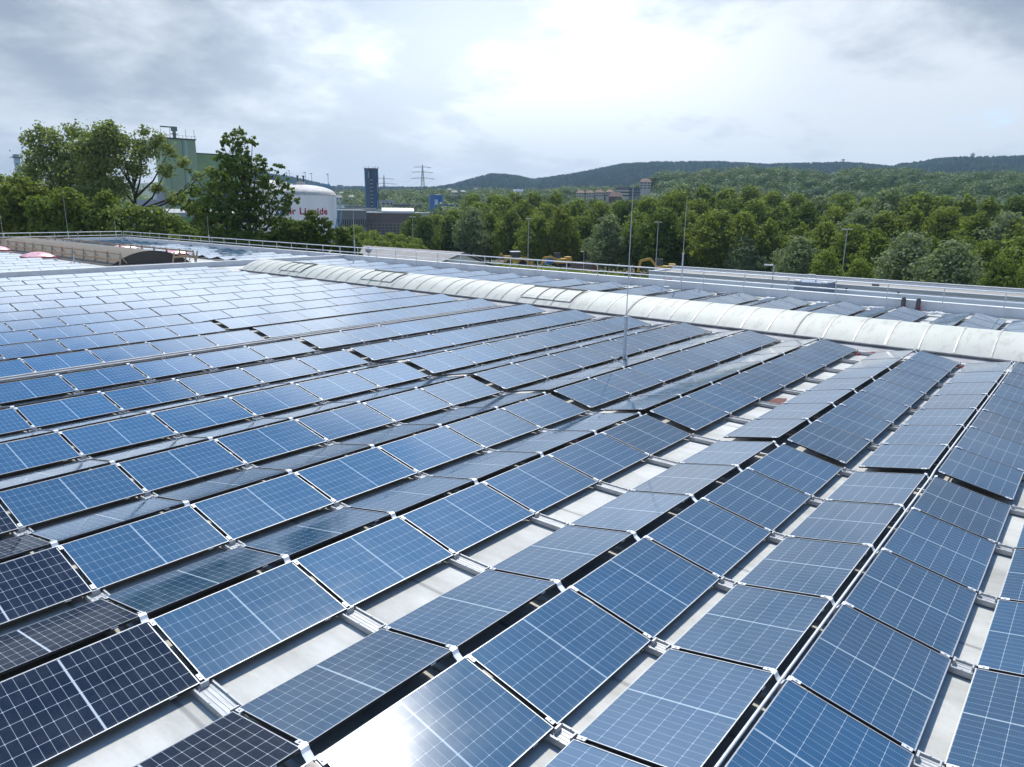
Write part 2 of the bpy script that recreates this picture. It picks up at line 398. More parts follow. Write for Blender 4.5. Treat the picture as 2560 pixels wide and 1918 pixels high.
# rows counted from the bottom right corner of the photo
runs = {}
for p in single: runs.setdefault((p['field'], p['side'], p['row']), []).append(p)
for side in 'bg':
    for field in ('main', 'far', 'second'):
        keys = sorted([k for k in runs if k[0] == field and k[1] == side], key=lambda k: k[2] if isinstance(k[2], int) else 100 + k[2][0])
        for ri, k in enumerate(keys):
            L = sorted(runs[k], key=lambda p: p['x'])
            for i, p in enumerate(L):
                nm = 'blue panel' if side == 'b' else 'grey back tilted panel'
                if p['x'] < 0: nm = nm.replace('blue', 'dark navy').replace('grey', 'blackish')
                fl = {'main': '', 'far': ' past the skylight', 'second': ' on the far roof'}[field]
                p['label'] = f"{nm}{fl}, {ORD[i]} from near end of {ORD[ri]} row from right"
for i, p in enumerate(sorted(single, key=lambda p: -p['a'])):
    root = empty('solar_panel', (p['x'], p['y'], p['z']), (p['rx'] + random.uniform(-.0025, .0025), random.uniform(-.0015, .0015), 0))
    tag(root, p['label'], 'solar panel', 'solar panels in tilted rows on the roof')
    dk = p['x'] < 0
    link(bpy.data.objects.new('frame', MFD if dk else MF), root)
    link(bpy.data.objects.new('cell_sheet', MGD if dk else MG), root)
    if i < 45:
        link(bpy.data.objects.new('sticker', MSTK), root)
        c = link(bpy.data.objects.new('cable', MCAB[i % 3]), root)
    if i < 150:
        for yy in (-.50, .50):
            c = link(bpy.data.objects.new('clamp', MCL), root); c.location = (-PL / 2 - .02, yy, .006)
# (stickers and cables sit on the nearest panels only)
# all the smaller ones as one mesh
def np_of(me):
    v = np.zeros(len(me.vertices) * 3, dtype=np.float32); me.vertices.foreach_get('co', v); v = v.reshape(-1, 3)
    f = np.array([list(q.vertices) for q in me.polygons]); mi = np.array([q.material_index for q in me.polygons]); return v, f, mi
vf, ff, mf_ = np_of(MF); vg, fg, _ = np_of(MG)
VB = np.concatenate([vf, vg]); FB = np.concatenate([ff, fg + len(vf)]); MI = np.concatenate([mf_, [3]])
uvg = np.array([(.007, .005), (1.679, .005), (1.679, 1.093), (.007, 1.093)])
VV, FFs, MM, UU = [], [], [], []
for i, p in enumerate(rest):
    c, s_ = math.cos(p['rx']), math.sin(p['rx'])
    Q = VB.copy(); Q[:, 1], Q[:, 2] = VB[:, 1] * c - VB[:, 2] * s_, VB[:, 1] * s_ + VB[:, 2] * c
    VV.append(Q + np.array([p['x'], p['y'], p['z']])); FFs.append(FB + i * len(VB)); MM.append(MI)
    UU.append(np.concatenate([np.zeros((len(ff) * 4, 2)), uvg]))
o = npmesh('distant_solar_panels', np.concatenate(VV), F4=np.concatenate(FFs), mats=[M_ALU, M_BACK, M_FSIDE, M_CELL], uv=np.concatenate(UU), mi=np.concatenate(MM))
tag(o, 'remaining small solar panels in the farthest rows and on the far roof', 'solar panels', kind='stuff')

# mounting rails: one long rail per joint line, with ridge brackets and valley trays
def valleys():
    out = []
    for r in range(len(ROWS) - 1):
        out.append((ROWS[r][1] + PW * CT, ROWS[r + 1][0] - PW * CT))
    return out
VAL = valleys()
M_TRAY2 = simple('mill_finish_tray', (.40, .41, .41), .5, .3, .22, 5, stretch=(6, .6, 1))
def joint_rail(x, y0, y1, name_label, z0=0., brackets=True):
    root = empty('mounting_rail', (x, y0, -.12)); m = MB()
    m.beam((0, 0, .03), (0, y1 - y0, .03), .045, .05)
    m.build('base_rail', M_ALUM, root)
    nb = 0
    for r, (yb, yg) in enumerate(ROWS):
        if yb < y0 or yg > y1: continue
        ym = (yb + yg) / 2 - y0
        d = math.hypot(x - CP[0], yb - CP[1])
        if d < 27 and nb < 90:
            b = MB(); zt = .12 + .2233 + z0
            hw = (yg - yb) / 2
            prof = [(-hw - .03, zt + .004), (-hw + .012, zt - .005), (-hw + .03, zt - .045), (0, zt - .085), (hw - .03, zt - .045), (hw - .012, zt - .005), (hw + .03, zt + .004)]
            vs = []; fs = []
            for i, (yy, zz_) in enumerate(prof):
                vs += [(-.04, ym + yy, zz_), (.04, ym + yy, zz_), (.04, ym + yy, zz_ - .008), (-.04, ym + yy, zz_ - .008)]
            for i in range(len(prof) - 1):
                a = i * 4
                for k in range(4): fs.append((a + k, a + (k + 1) % 4, a + 4 + (k + 1) % 4, a + 4 + k))
            b.add(vs, fs); b.box(-.02, .02, ym - .02, ym + .02, .055, zt - .09)
            b.build('ridge_bracket', M_CAP, root); nb += 1
    for r, (ya, yb2) in enumerate(VAL):
        if ya < y0 or yb2 > y1: continue
        d = math.hypot(x - CP[0], ya - CP[1])
        if d > 30: continue
        g = yb2 - ya; b = MB(); A, B = ya - y0 - .04, yb2 - y0 + .04
        b.box(-.085, .085, A, B, .058, .064)
        for q_ in (-.045, 0., .045): b.box(q_ - .002, q_ + .002, A, B, .0645, .068)
        for q_ in (A + .05, (A + B) / 2, B - .05): b.tube([(-.095, q_, .088), (-.095, q_, .094)], .008, 6); b.tube([(.095, q_, .088), (.095, q_, .094)], .008, 6)
        b.box(-.105, -.085, A - .06, B + .06, .02, .088); b.box(.085, .105, A - .06, B + .06, .02, .088)
        b.box(-.04, .05, B - .075, B - .055, .064, .13 + z0); b.box(-.04, .05, A + .055, A + .070, .064, .125 + z0)
        b.build('valley_tray', M_TRAY2, root)
    tag(root, name_label, 'mounting rail', 'mounting rails across the panel rows')
JX = [(-1.7763 * i, -9.3, 9.0) for i in (2, 1)] + [(1.7763 * i, -9.3, 42.5) for i in range(0, 7)]
JX += [(10.83 + 1.745 * i, -9.3, 42.5) for i in range(1, 8)] + [(29.78 + 1.745 * i, -8.6, 42.5) for i in range(0, 4)]
side_of = lambda x: 'beyond the white skylight' if x > 25 else 'in the far block' if x > 10.8 else 'in the near block'
cnt = {}
for x, a, b in JX:
    s_ = side_of(x); cnt[s_] = cnt.get(s_, 0) + 1
    joint_rail(x, a, b, f"silver rail under the {ORD[cnt[s_] - 1]} panel joint line {s_}, counted from the camera", .04 if x > 10.8 else 0.)

# conduits
def conduit(pts, rad, label, mat=M_ALUM, name='cable_conduit', cat='conduit'):
    m = MB(); m.tube(pts, rad, 8); o = m.build(name, mat); tag(o, label, cat); return o
conduit([(-3, -5.60, .215), (10.6, -5.60, .215), (10.9, -5.60, .25), (23, -5.60, .25)], .016, 'thin silver conduit running along the ridge gap right of centre')
M_TRAYM = simple('dull_zinc', (.30, .31, .32), .6, .2, .15, 3)
def trunk(y, yv, label):
    m = MB(); m.tube([(0, y, -.02), (23.2, y, -.02)], .045, 8); m.tube([(0, yv, -.02), (23.2, yv, -.02)], .045, 8)
    for k in range(9): m.box(1.6 + 2.6 * k, 1.75 + 2.6 * k, y - .1, yv + .1, -.06, -.03)
    tag(m.build('cable_tray', M_TRAYM), label, 'cable tray')
trunk(14.66, 14.95, 'double silver cable tray in the wide gap between the middle rows')
trunk(28.2, 28.5, 'double silver cable tray in the wide gap between the distant rows')

# ------------------------------------------------------------------ the warehouse
WX0, WX1, WY0, WY1 = -45., 37.55, -40., 91.6
bl = empty('warehouse', (0, 0, -9.5)); bl.location = (0, 0, 0)
tag(bl, 'low flat roofed warehouse with pale membrane roof under all the solar panels', 'warehouse')
m = MB(); m.box(WX0 + .3, 37.2, WY0, 45.72, -.6, -.12); m.box(WX0 + .3, 37.2, 46.02, 91.3, -.6, -.125); m.build('roof', M_ROOF, bl)
m = MB(); m.box(WX0, WX1, WY0, WY1, -9.5, -.605); m.build('wall', M_GREYW, bl)
def parapet(x0, x1, y0, y1, top, capo=.04):
    m = MB(); m.box(x0, x1, y0, y1, -.6, top); m.build('parapet', M_PARA, bl)
    m = MB(); m.box(x0 - capo, x1 + capo, y0 - capo, y1 + capo, top + .002, top + .035); m.build('coping', M_CAP, bl)
parapet(37.25, 37.5, WY0, 91.2, .32); parapet(WX0, 37.2, 45.74, 46.0, .27); parapet(WX0, 37.5, 91.26, 91.5, .32)

# guard rails
def guard(a, b, n, label, zt=1.06, zm=.62):
    a = Vector(a); b = Vector(b); root = empty('guard_rail', a); d = b - a
    for i in range(n):
        q = d * (i / (n - 1)); m = MB(); m.box(q.x - .02, q.x + .02, q.y - .02, q.y + .02, 0, zt - a.z)
        m.box(q.x - .05, q.x + .05, q.y - .07, q.y + .07, 0, .012); m.build('post', M_ALUM, root)
    m = MB(); m.tube([(0, 0, zt - a.z), (d.x, d.y, zt - a.z)], .034, 8); m.build('top_rail', M_CAP, root)
    m = MB(); m.tube([(0, 0, zm - a.z), (d.x, d.y, zm - a.z)], .030, 8); m.build('mid_rail', M_CAP, root)
    tag(root, label, 'guard rail')
guard((37.08, -13.76, -.12), (37.08, 45.9, -.12), 25, 'long silver tube guard rail along the right roof edge')
guard((37.08, 45.95, -.12), (37.08, 91.1, -.12), 19, 'silver tube guard rail along the right edge of the far roof')
guard((36.9, 91.1, -.12), (6.0, 91.1, -.12), 13, 'silver tube guard rail along the back edge of the far roof')

# barrel skylight
def vault_mat(name, col, dirt, sc=1.):
    m = MT(name); n1 = m.noise(.7 * sc, 6, .7); n2 = m.noise(3.5 * sc, 6, .7, stretch=(.35, 1, .35)); n3 = m.noise(.16, 3, .5)
    c = m.mix(m.mr(n1, .35, .7), col, tuple(q * .86 for q in col))
    c = m.mix(m.mr(n2, .52, .76, 0, .7), c, dirt)
    c = m.mix(m.mr(n3, .45, .62, 0, .5), c, (.42, .46, .38))
    m.p(Base_Color=c, Roughness=.62); m.bump(n2, .1, .01); return m.m
M_VAULT = vault_mat('weathered_acrylic', (.53, .53, .46), (.17, .17, .13))
sk = empty('barrel_skylight', (26.2, 13., -.12)); sk.location = (0, 0, 0)
SX0, SX1, SZ, RISE, SY0, SY1 = 24.35, 28.05, .07, .63, -16., 40.5
hw = (SX1 - SX0) / 2; RR = (hw * hw + RISE * RISE) / (2 * RISE); xc = (SX0 + SX1) / 2; zc = SZ + RISE - RR; AM = math.asin(hw / RR)
def arc(off=0, n=20, a=AM): return [(xc + (RR + off) * math.sin(t), zc + (RR + off) * math.cos(t)) for t in np.linspace(-a, a, n)]
m = MB(); A_ = arc(); V = []
ys = np.arange(SY0, SY1 + .01, .52); ys[-1] = SY1
for j, y in enumerate(ys):
    for (x, z) in A_:
        sag = -.012 * (j % 2) ; V.append((x, y, z + .012 + sag))
n_ = len(A_); F = [(j * n_ + i, j * n_ + i + 1, (j + 1) * n_ + i + 1, (j + 1) * n_ + i) for j in range(len(ys) - 1) for i in range(n_ - 1)]
m.add(V, F, 0, True); m.add([(x, SY1, z) for x, z in A_], [tuple(range(n_))], 0); m.add([(x, SY0, z) for x, z in A_], [tuple(reversed(range(n_)))], 0)
m.build('vault', M_VAULT, sk)
m = MB()
for s_, X in ((-1, SX0), (1, SX1)):
    x0, x1 = sorted((X, X + s_ * .10)); m.box(x0, x1, SY0, SY1 + .1, SZ - .03, SZ + .015)
    x0, x1 = sorted((X + s_ * .01, X - s_ * .12)); m.box(x0, x1, SY0, SY1, -.12, SZ - .03)
    # sloped flashing
    V = [(X + s_ * .012, SY0, SZ - .06), (X + s_ * .012, SY1, SZ - .06), (X + s_ * .42, SY1, -.112), (X + s_ * .42, SY0, -.112)]
    m.add(V, [(0, 1, 2, 3)])
m.build('curb', simple('weathered_curb', (.30, .30, .30), .7, 0, .3, 1.5), sk)
y = 41.0 - 1.04; k = 0
RIBY = []
M_RIB = simple('rib_strip', (.42, .41, .37), .5, .2, .2, 3); M_RIBD = simple('dirty_rib_strip', (.26, .26, .23), .7, 0, .35, 3)
while y > SY0 + .3:
    RIBY.append(y); y -= 1.042
for k, y in enumerate(RIBY):
    wide = .028 if k % 5 else .045
    o1, o2 = arc(.022, 16, AM * .995), arc(.0, 16, AM * .995); V = []
    for (a, b), (c, d) in zip(o1, o2): V += [(a, y - wide, b), (a, y + wide, b), (c, y + wide * 1.2, d), (c, y - wide * 1.2, d)]
    F = []
    for i in range(15):
        q = i * 4
        F += [(q, q + 1, q + 5, q + 4), (q + 1, q + 2, q + 6, q + 5), (q + 3, q, q + 4, q + 7)]
    m = MB(); m.add(V, F, 0, False); m.build('rib', M_RIBD if (y > 12 and k % 3) or k % 7 == 2 else M_RIB, sk)
def hatch(y0, y1):
    m = MB(); a0, a1 = -AM * .8, -AM * .15
    for off in (.06,):
        pts = [(xc + (RR + off) * math.sin(t), zc + (RR + off) * math.cos(t)) for t in np.linspace(a0, a1, 6)]
        for yy in np.linspace(y0, y1, 4):
            for (p0, p1) in zip(pts, pts[1:]): m.beam((p0[0], yy, p0[1]), (p1[0], yy, p1[1]), .03, .03)
        m.beam((pts[-1][0], y0 - .1, pts[-1][1] + .02), (pts[-1][0], y1 + .1, pts[-1][1] + .02), .07, .06)
        V = [(p[0], yy, p[1] - .02) for p in pts for yy in (y0, y1)]
        m.add(V, [(2 * i, 2 * i + 1, 2 * i + 3, 2 * i + 2) for i in range(5)], 1)
    m.build('vent_hatch', [simple('hatch_frame', (.20, .20, .17), .7), M_VAULT], sk)
hatch(11.9, 14.9); hatch(24.6, 27.4); hatch(33.6, 36.2)
tag(sk, 'long whitish barrel vault skylight with dirty ribs crossing the roof diagonally', 'skylight')

# lightning rods
def rod(x, y, zb, z1, z2, label, r1=.045):
    root = empty('lightning_rod', (x, y, zb)); m = MB(); m.tube([(0, 0, .03), (0, 0, z1 - zb)], r1, 10); m.build('tube', M_ALUM, root)
    m = MB(); m.tube([(0, 0, z1 - zb), (0, 0, (z1 + z2) / 2 - zb), (0.015, 0, z2 - zb)], [.016, .014, .009], 6); m.tube([(0, 0, z1 - zb - .05), (0, 0, z1 - zb + .03)], r1 * 1.25, 10)
    m.build('rod', M_ALUM, root)
    m = MB()
    for a in (0, 2.1, 4.2):
        c, s_ = math.cos(a), math.sin(a); m.beam((0, 0, .35), (c * .34, s_ * .34, .04), .03); m.obox((c * .34, s_ * .34, 0), .16, .16, .05, a)
    m.build('tripod_base', M_GREYW, root); tag(root, label, 'lightning rod', 'lightning rods')
rod(16.26, 3.87, -.12, 1.35, 5.22, 'tallest lightning rod, standing between the panel rows in mid roof', .05)
rod(36.85, 12.4, -.12, 2.05, 5.03, 'lightning rod at the right parapet behind the white skylight')
rod(35.5, 41.8, -.12, 1.8, 5.06, 'lightning rod near the roof corner below the white storage tank')
rod(36.9, 68.8, -.12, 1.3, 3.4, 'lightning rod on the far roof in front of the dark tree')
rod(36.1, 90.9, -.12, 1.0, 2.8, 'lightning rod at the back corner of the far roof')
rod(30.6, 90.9, -.12, 1.2, 5.9, 'tall thin lightning rod on the back edge left of the far corner')
rod(23.8, 90.7, -.12, 1.0, 3.4, 'lightning rod at the far left end of the back guard rail')
rod(18.85, 55.8, -.12, .5, 1.2, 'short lightning rod left of the timber guarded skylight')

# rooftop odds: red cable tails, rust patches, concrete blocks, boots shaped vent pipes
rs = random.Random(3)
k = 0
for r, (yb, yg) in enumerate(ROWS):
    if -9 < yb < 16:
        y = yb - PW * CT - .14; m = MB(); pts = [(22.7, y + .03, -.08), (23.3, y - .02, -.09), (23.55, y - .22 - .1 * rs.random(), -.09), (23.8, y - .5, -.1)]
        m.tube(pts, .022, 6); m.tube([(a + .03, b + .07, c) for a, b, c in pts], .018, 6)
        k += 1; tag(m.build('red_cable', M_REDC), f'red cable tail at the far end of the {ORD[k - 1]} valley from the right', 'cable', 'red cable tails beside the skylight')
def patch(x0, x1, y0, y1, lab):
    bm_ = MB(); n = 14; V = [((x0 + x1) / 2 + (x1 - x0) / 2 * math.cos(t) * rs.uniform(.75, 1.05), (y0 + y1) / 2 + (y1 - y0) / 2 * math.sin(t) * rs.uniform(.75, 1.05), -.116) for t in np.linspace(0, 2 * PI, n, endpoint=False)]
    bm_.add(V, [tuple(range(n))]); V2 = [(a, b, -.112) for a, b, c in V]
    tag(bm_.build('rust_stain', M_RUST), lab, 'stain', kind='structure')
patch(14.35, 15.5, -1.6, -1.2, 'dark red stain'); patch(16.1, 17.0, -4.4, -4.18, 'dark red stain')
m = MB(); m.obox((35.9, 13.0, -.12), .55, .4, .14, .3); m.obox((36.05, 12.95, .022), .4, .3, .1, .5)
tag(m.build('ballast_block', M_GREYW), 'stacked grey ballast blocks beside the lightning rod at the parapet', 'ballast block')
m = MB(); m.obox((36.0, 9.4, -.12), .5, .5, .16, .2); m.obox((35.5, 10.0, -.12), .45, .45, .13, .6)
tag(m.build('ballast_block', simple('dark_ballast', (.16, .17, .17), .8)), 'dark ballast blocks at the far end of the panel rows by the parapet', 'ballast block')
def vent(x, y, lab):
    root = empty('vent_pipe', (x, y, -.12)); m = MB()
    m.tube([(0, 0, 0), (0, 0, .46), (0, .01, .58), (0, .02, .62)], [.11, .11, .09, .04], 12); m.build('pipe', simple('dark_pipe', (.07, .07, .08), .5), root)
    m = MB(); m.lathe((.0, 0, 0), [(.14, 0), (.13, .03), (.125, .22), (.112, .23)], 14, a0=-2.6, a1=.4); m.build('sleeve', M_REDC, root)
    tag(root, lab, 'vent pipe', 'pair of vent pipes at the parapet')
vent(36.95, .34, 'left one of two dark vent pipes with red sleeves at the parapet')
vent(36.95, -.32, 'right one of two dark vent pipes with red sleeves at the parapet')
for j, y in enumerate((-1.6, 1.1, 3.7, 6.4, 9.1, 14.6, 17.3, 20.0, 22.6, 25.3)):
    m = MB()
    for q in range(4):
        m.lathe((36.2 + rs.uniform(-.15, .15), y + q * .16, -.12), [(.001, .13), (.09, .11), (.14, .05), (.13, 0)], 8)
    tag(m.build('sandbag', simple('white_sack', (.66, .66, .64), .8) if j == 0 else bpy.data.materials['white_sack']), f'white sack heap at the foot of the parapet, {ORD[j]} from the right', 'sandbag', 'white sacks along the parapet')

# ------------------------------------------------------------------ second roof: corrugated skylight with timber guards, red domes
def corr_mat():
    m = MT('corrugated_plastic'); tcn = m.n('ShaderNodeTexCoord').outputs['Object']
    wv = m.n('ShaderNodeTexWave', {'Vector': tcn, 'Scale': .75, 'Distortion': .6, 'Detail': 2}, wave_type='BANDS', bands_direction='Y')
    n1 = m.noise(.8, 5, .6); c = m.mix(m.mr(wv.outputs['Fac'], .2, .8), (.07, .06, .045), (.22, .195, .15)); c = m.mix(m.mr(n1, .5, .8, 0, .5), c, (.13, .11, .08))
    m.p(Base_Color=c, Roughness=.85); m.bump(wv.outputs['Fac'], .6, .04); return m.m
ps = empty('corrugated_skylight', (0, 0, 0)); px0, px1, py0, py1, prise = 19.8, 25.8, 51.0, 81.5, 1.0
phw = (px1 - px0) / 2; pR = (phw ** 2 + prise ** 2) / (2 * prise); pxc = (px0 + px1) / 2; pzc = -.02 + prise - pR; pAM = math.asin(phw / pR)
PA = [(pxc + pR * math.sin(t), pzc + pR * math.cos(t)) for t in np.linspace(-pAM, pAM, 18)]
m = MB(); V = []; ysb = np.linspace(py0, py1, 60)
for y in ysb: V += [(a, y, b) for a, b in PA]
m.add(V, [(j * 18 + i, j * 18 + i + 1, (j + 1) * 18 + i + 1, (j + 1) * 18 + i) for j in range(59) for i in range(17)], 0, True)
m.build('vault', corr_mat(), ps)
M_ENDW = simple('brown_end_wall', (.055, .05, .045), .7)
m = MB(); m.add([(a, py0 + .12, b - .03) for a, b in PA], [tuple(range(18))]); m.build('end_wall', M_ENDW, ps)
m = MB(); m.add([(a, py1 - .05, b) for a, b in PA], [tuple(reversed(range(18)))]); m.build('end_wall', M_ENDW, ps)
m = MB(); m.box(px0 - .1, px1 + .1, py0 - .05, py1, -.12, -.02); m.build('curb', M_WOODG, ps)
tag(ps, 'brown corrugated barrel skylight on the far roof between timber guards', 'skylight')
def timber(x, label, lean, y0=50.2, y1=83., h=.95):
    root = empty('timber_guard', (x, y0, -.12)); n = 15
    for i in range(n):
        m = MB(); yy = (y1 - y0) * i / (n - 1); m.beam((0, yy, 0), (lean * .3, yy, h + .12), .10, .09); m.beam((lean * 1.1, yy, .25), (lean * .25, yy, h - .1), .07, .05); m.build('post', M_WOODG, root)
    for z in (.5, h):
        m = MB(); m.beam((lean * .3 * z / h, 0, z), (lean * .3 * z / h, y1 - y0, z), .04, .14); m.build('rail', M_WOOD, root)
    tag(root, label, 'timber guard')
timber(20.0, 'timber guard along the left side of the corrugated skylight', .5)
timber(25.9, 'timber guard along the right side of the corrugated skylight', -.5)
m = MB(); m.beam((19.9, 83.3, .75), (26.1, 83.3, .75), .04, .14); m.beam((19.9, 83.3, .3), (26.1, 83.3, .3), .04, .14)
for x in (19.9, 21.9, 23.9, 26.1): m.beam((x, 83.38, -.12), (x, 83.38, .9), .09)
tag(m.build('timber_guard', M_WOOD), 'timber guard across the far end of the corrugated skylight', 'timber guard')
m = MB(); m.beam((24.2, 50.3, .45), (26.2, 50.3, .45), .04, .12)
for x in (24.3, 25.3, 26.2): m.beam((x - .3, 50.2, -.12), (x, 50.36, .85), .09)
tag(m.build('timber_guard', M_WOOD), 'short timber guard with leaning posts at the near end of the corrugated skylight', 'timber guard')
md = MT('red_acrylic'); nz = md.noise(2., 4, .6); md.p(Base_Color=md.mix(md.mr(nz, .3, .7), (.55, .16, .20), (.72, .42, .46)), Roughness=.3); M_RDOME = md.m
M_RED = simple('red_frame', (.38, .03, .045), .45)
def dome(x, y, lab):
    root = empty('dome_skylight', (x, y, -.12)); m = MB(); m.box(-1.05, 1.05, -1.05, 1.05, 0, .22); m.build('curb', M_CAP, root)
    m = MB(); m.box(-1.12, 1.12, -1.12, 1.12, .222, .34); m.build('frame', M_RED, root)
    m = MB(); V = []; nn = 11
    for j in range(nn):
        for i in range(nn):
            u, v = -1 + 2 * i / (nn - 1), -1 + 2 * j / (nn - 1); V.append((u * 1.05, v * 1.05, .342 + .36 * (1 - u ** 2) ** .6 * (1 - v ** 2) ** .6))
    m.add(V, [(j * nn + i, j * nn + i + 1, (j + 1) * nn + i + 1, (j + 1) * nn + i) for j in range(nn - 1) for i in range(nn - 1)], 0, True)
    m.build('dome', M_RDOME, root); tag(root, lab, 'dome skylight', 'red dome skylights on the far roof')
dome(18.3, 73.5, 'red dome skylight at the left edge of the photo on the far roof')
dome(18.1, 61.4, 'red dome skylight left of the corrugated skylight, the nearest one')
dome(28.3, 69.4, 'red dome skylight right of the corrugated skylight, the farther one')
dome(28.1, 58.4, 'red dome skylight right of the corrugated skylight, beside its near end')

# ------------------------------------------------------------------ ground and hills
GZ = -9.5
def ground_mat():
    m = MT('ground_surface'); n1 = m.noise(.012, 6, .6); n2 = m.noise(.09, 6, .65); n3 = m.noise(1.2, 4, .6)
    c = m.mix(m.mr(n2, .4, .6), (.055, .075, .025), (.09, .10, .045)); c = m.mix(m.mr(n1, .52, .6), c, (.13, .12, .10)); c = m.mix(m.mr(n3, .3, .8, 0, .4), c, (.05, .06, .03))
    m.p(Base_Color=c, Roughness=.95); return m.m
m = MB(); m.add([(-9000, -9000, GZ), (9000, -9000, GZ), (9000, 9000, GZ), (-9000, 9000, GZ)], [(0, 1, 2, 3)])
tag(m.build('ground', ground_mat()), kind='structure')
M_DIRT = simple('dirt', (.16, .125, .09), .95, 0, .4, .25)
def az_of(px, D=1000): x, y = azat(px, D); return math.degrees(math.atan2(y - CP[1], x - CP[0]))
L1 = [(-300, 465), (300, 455), (600, 440), (660, 438), (724, 446), (790, 460), (834, 471), (945, 472), (1060, 473), (1089, 472), (1133, 465), (1176, 453), (1205, 445), (1228, 440), (1263, 441), (1292, 444), (1329, 453), (1387, 446), (1445, 437),
      (1502, 425), (1560, 415), (1618, 412), (1676, 411), (1792, 411), (1850, 414), (1900, 417), (1990, 415), (2081, 413), (2126, 415), (2180, 419), (2217, 423), (2241, 416), (2277, 413), (2322, 405), (2383, 401), (2473, 400), (2560, 398), (2900, 394)]
L2 = [(-300, 505), (600, 492), (850, 489), (1000, 486), (1100, 486), (1240, 484), (1330, 484), (1400, 481), (1450, 480), (1560, 478), (1612, 470), (1627, 448), (1650, 442), (1711, 444), (1763, 435), (1820, 436), (1850, 430), (1907, 433), (1939, 431), (2000, 438), (2069, 448),
      (2093, 440), (2123, 430), (2150, 430), (2171, 436), (2232, 435), (2292, 438), (2353, 446), (2443, 445), (2560, 442), (2900, 440)]
RF, RM = 2600., 860.
a1 = np.array([az_of(p) for p, _ in L1])[::-1]; h1 = np.array([zat(p, q, RF) for p, q in L1])[::-1]
a2 = np.array([az_of(p) for p, _ in L2])[::-1]; h2 = np.array([zat(p, q, RM) for p, q in L2])[::-1] - 9.
def sstep(t): t = np.clip(t, 0, 1); return t * t * (3 - 2 * t)
def hgt(az, r):
    H1 = np.interp(az, a1, h1) - 9; H2 = np.interp(az, a2, h2)
    b = GZ - 2 + (H2 - GZ + 2) * sstep((r - 430) / (RM - 430)); b = np.where(r > RM, H2 - (H2 - GZ) * .35 * sstep((r - RM) / 400), b)
    t = sstep((r - 1250) / (RF - 1250)); far = b + (H1 - b) * t
    far = np.where(r > RF, H1 - .12 * (r - RF), far)
    wob = 3.5 * np.sin(az * 1.9 + r * .006) * np.sin(r * .011 + az * .7) * sstep((r - 900) / 500) * sstep((2500 - r) / 400)
    return far + wob
azs = np.radians(np.linspace(-22, 100, 260)); rsn = np.concatenate([np.linspace(420, 1250, 40), np.linspace(1290, 2900, 40)])
AZ, RG = np.meshgrid(azs, rsn, indexing='ij')
V = np.stack([CP[0] + RG * np.cos(AZ), CP[1] + RG * np.sin(AZ), hgt(np.degrees(AZ), RG)], -1).reshape(-1, 3)
nr = len(rsn); I = np.arange(len(azs) - 1)[:, None] * nr + np.arange(nr - 1)[None]; I = I.ravel()
M_HILL = simple('hill_grass', (.05, .075, .025), .95, 0, .35, .02)
tag(npmesh('hills', V, F4=np.stack([I, I + nr, I + nr + 1, I + 1], 1), mats=[M_HILL], smooth=True), kind='structure')

# ------------------------------------------------------------------ foliage
def leaf_mat(name, c1, c2, c3, trans=.35, scale=.35, rough=.55):
    m = MT(name); g = m.n('ShaderNodeNewGeometry'); ri = g.outputs['Random Per Island']; nz = m.noise(scale, 3, .5)
    oi = m.n('ShaderNodeObjectInfo').outputs['Random']
    c = m.mix(ri, c1, c2); c = m.mix(m.mr(m.math('ADD', nz, m.math('MULTIPLY', oi, .35)), .5, .85), c, c3)
    m.p(Base_Color=c, Roughness=rough, Specular_IOR_Level=.12)
    tr = m.n('ShaderNodeBsdfTranslucent', {'Color': m.mix(.5, c, (.16, .22, .02))}); mx = m.n('ShaderNodeMixShader', {0: trans, 1: m.b.outputs[0], 2: tr.outputs[0]})
    m.t.links.new(mx.outputs[0], m.o.inputs[0]); return m.m
M_LF = leaf_mat('leaves_mixed', (.120, .185, .026), (.270, .350, .065), (.220, .265, .045), .55)
M_LFD = leaf_mat('leaves_dark', (.070, .125, .020), (.150, .220, .040), (.110, .160, .028), .45)
M_LFY = leaf_mat('leaves_light', (.17, .24, .040), (.29, .36, .080), (.23, .29, .055), .5)
M_LFS = leaf_mat('leaves_silver', (.15, .21, .08), (.36, .41, .25), (.21, .28, .12), .5)
M_BARK = simple('bark', (.04, .032, .024), .9, 0, .3, 3)
def quads(C, s, up=.35, asp=.62, N_=None, jit=.7):
    n = len(C); d = rng.normal(size=(n, 3))
    if N_ is None: d[:, 2] = np.abs(d[:, 2]) * (1 + up)
    else: d = N_ + d * jit * .6; d[:, 2] += .15
    d /= np.linalg.norm(d, axis=1)[:, None]
    t = rng.normal(size=(n, 3)); u = np.cross(d, t); u /= np.linalg.norm(u, axis=1)[:, None]; v = np.cross(d, u)
    s = (np.ones(n) * s * rng.uniform(.6, 1.3, n))[:, None]
    V = np.stack([C - u * s, C + v * s * asp, C + u * s, C - v * s * asp], 1).reshape(-1, 3)
    return V, np.arange(n * 4).reshape(-1, 4)
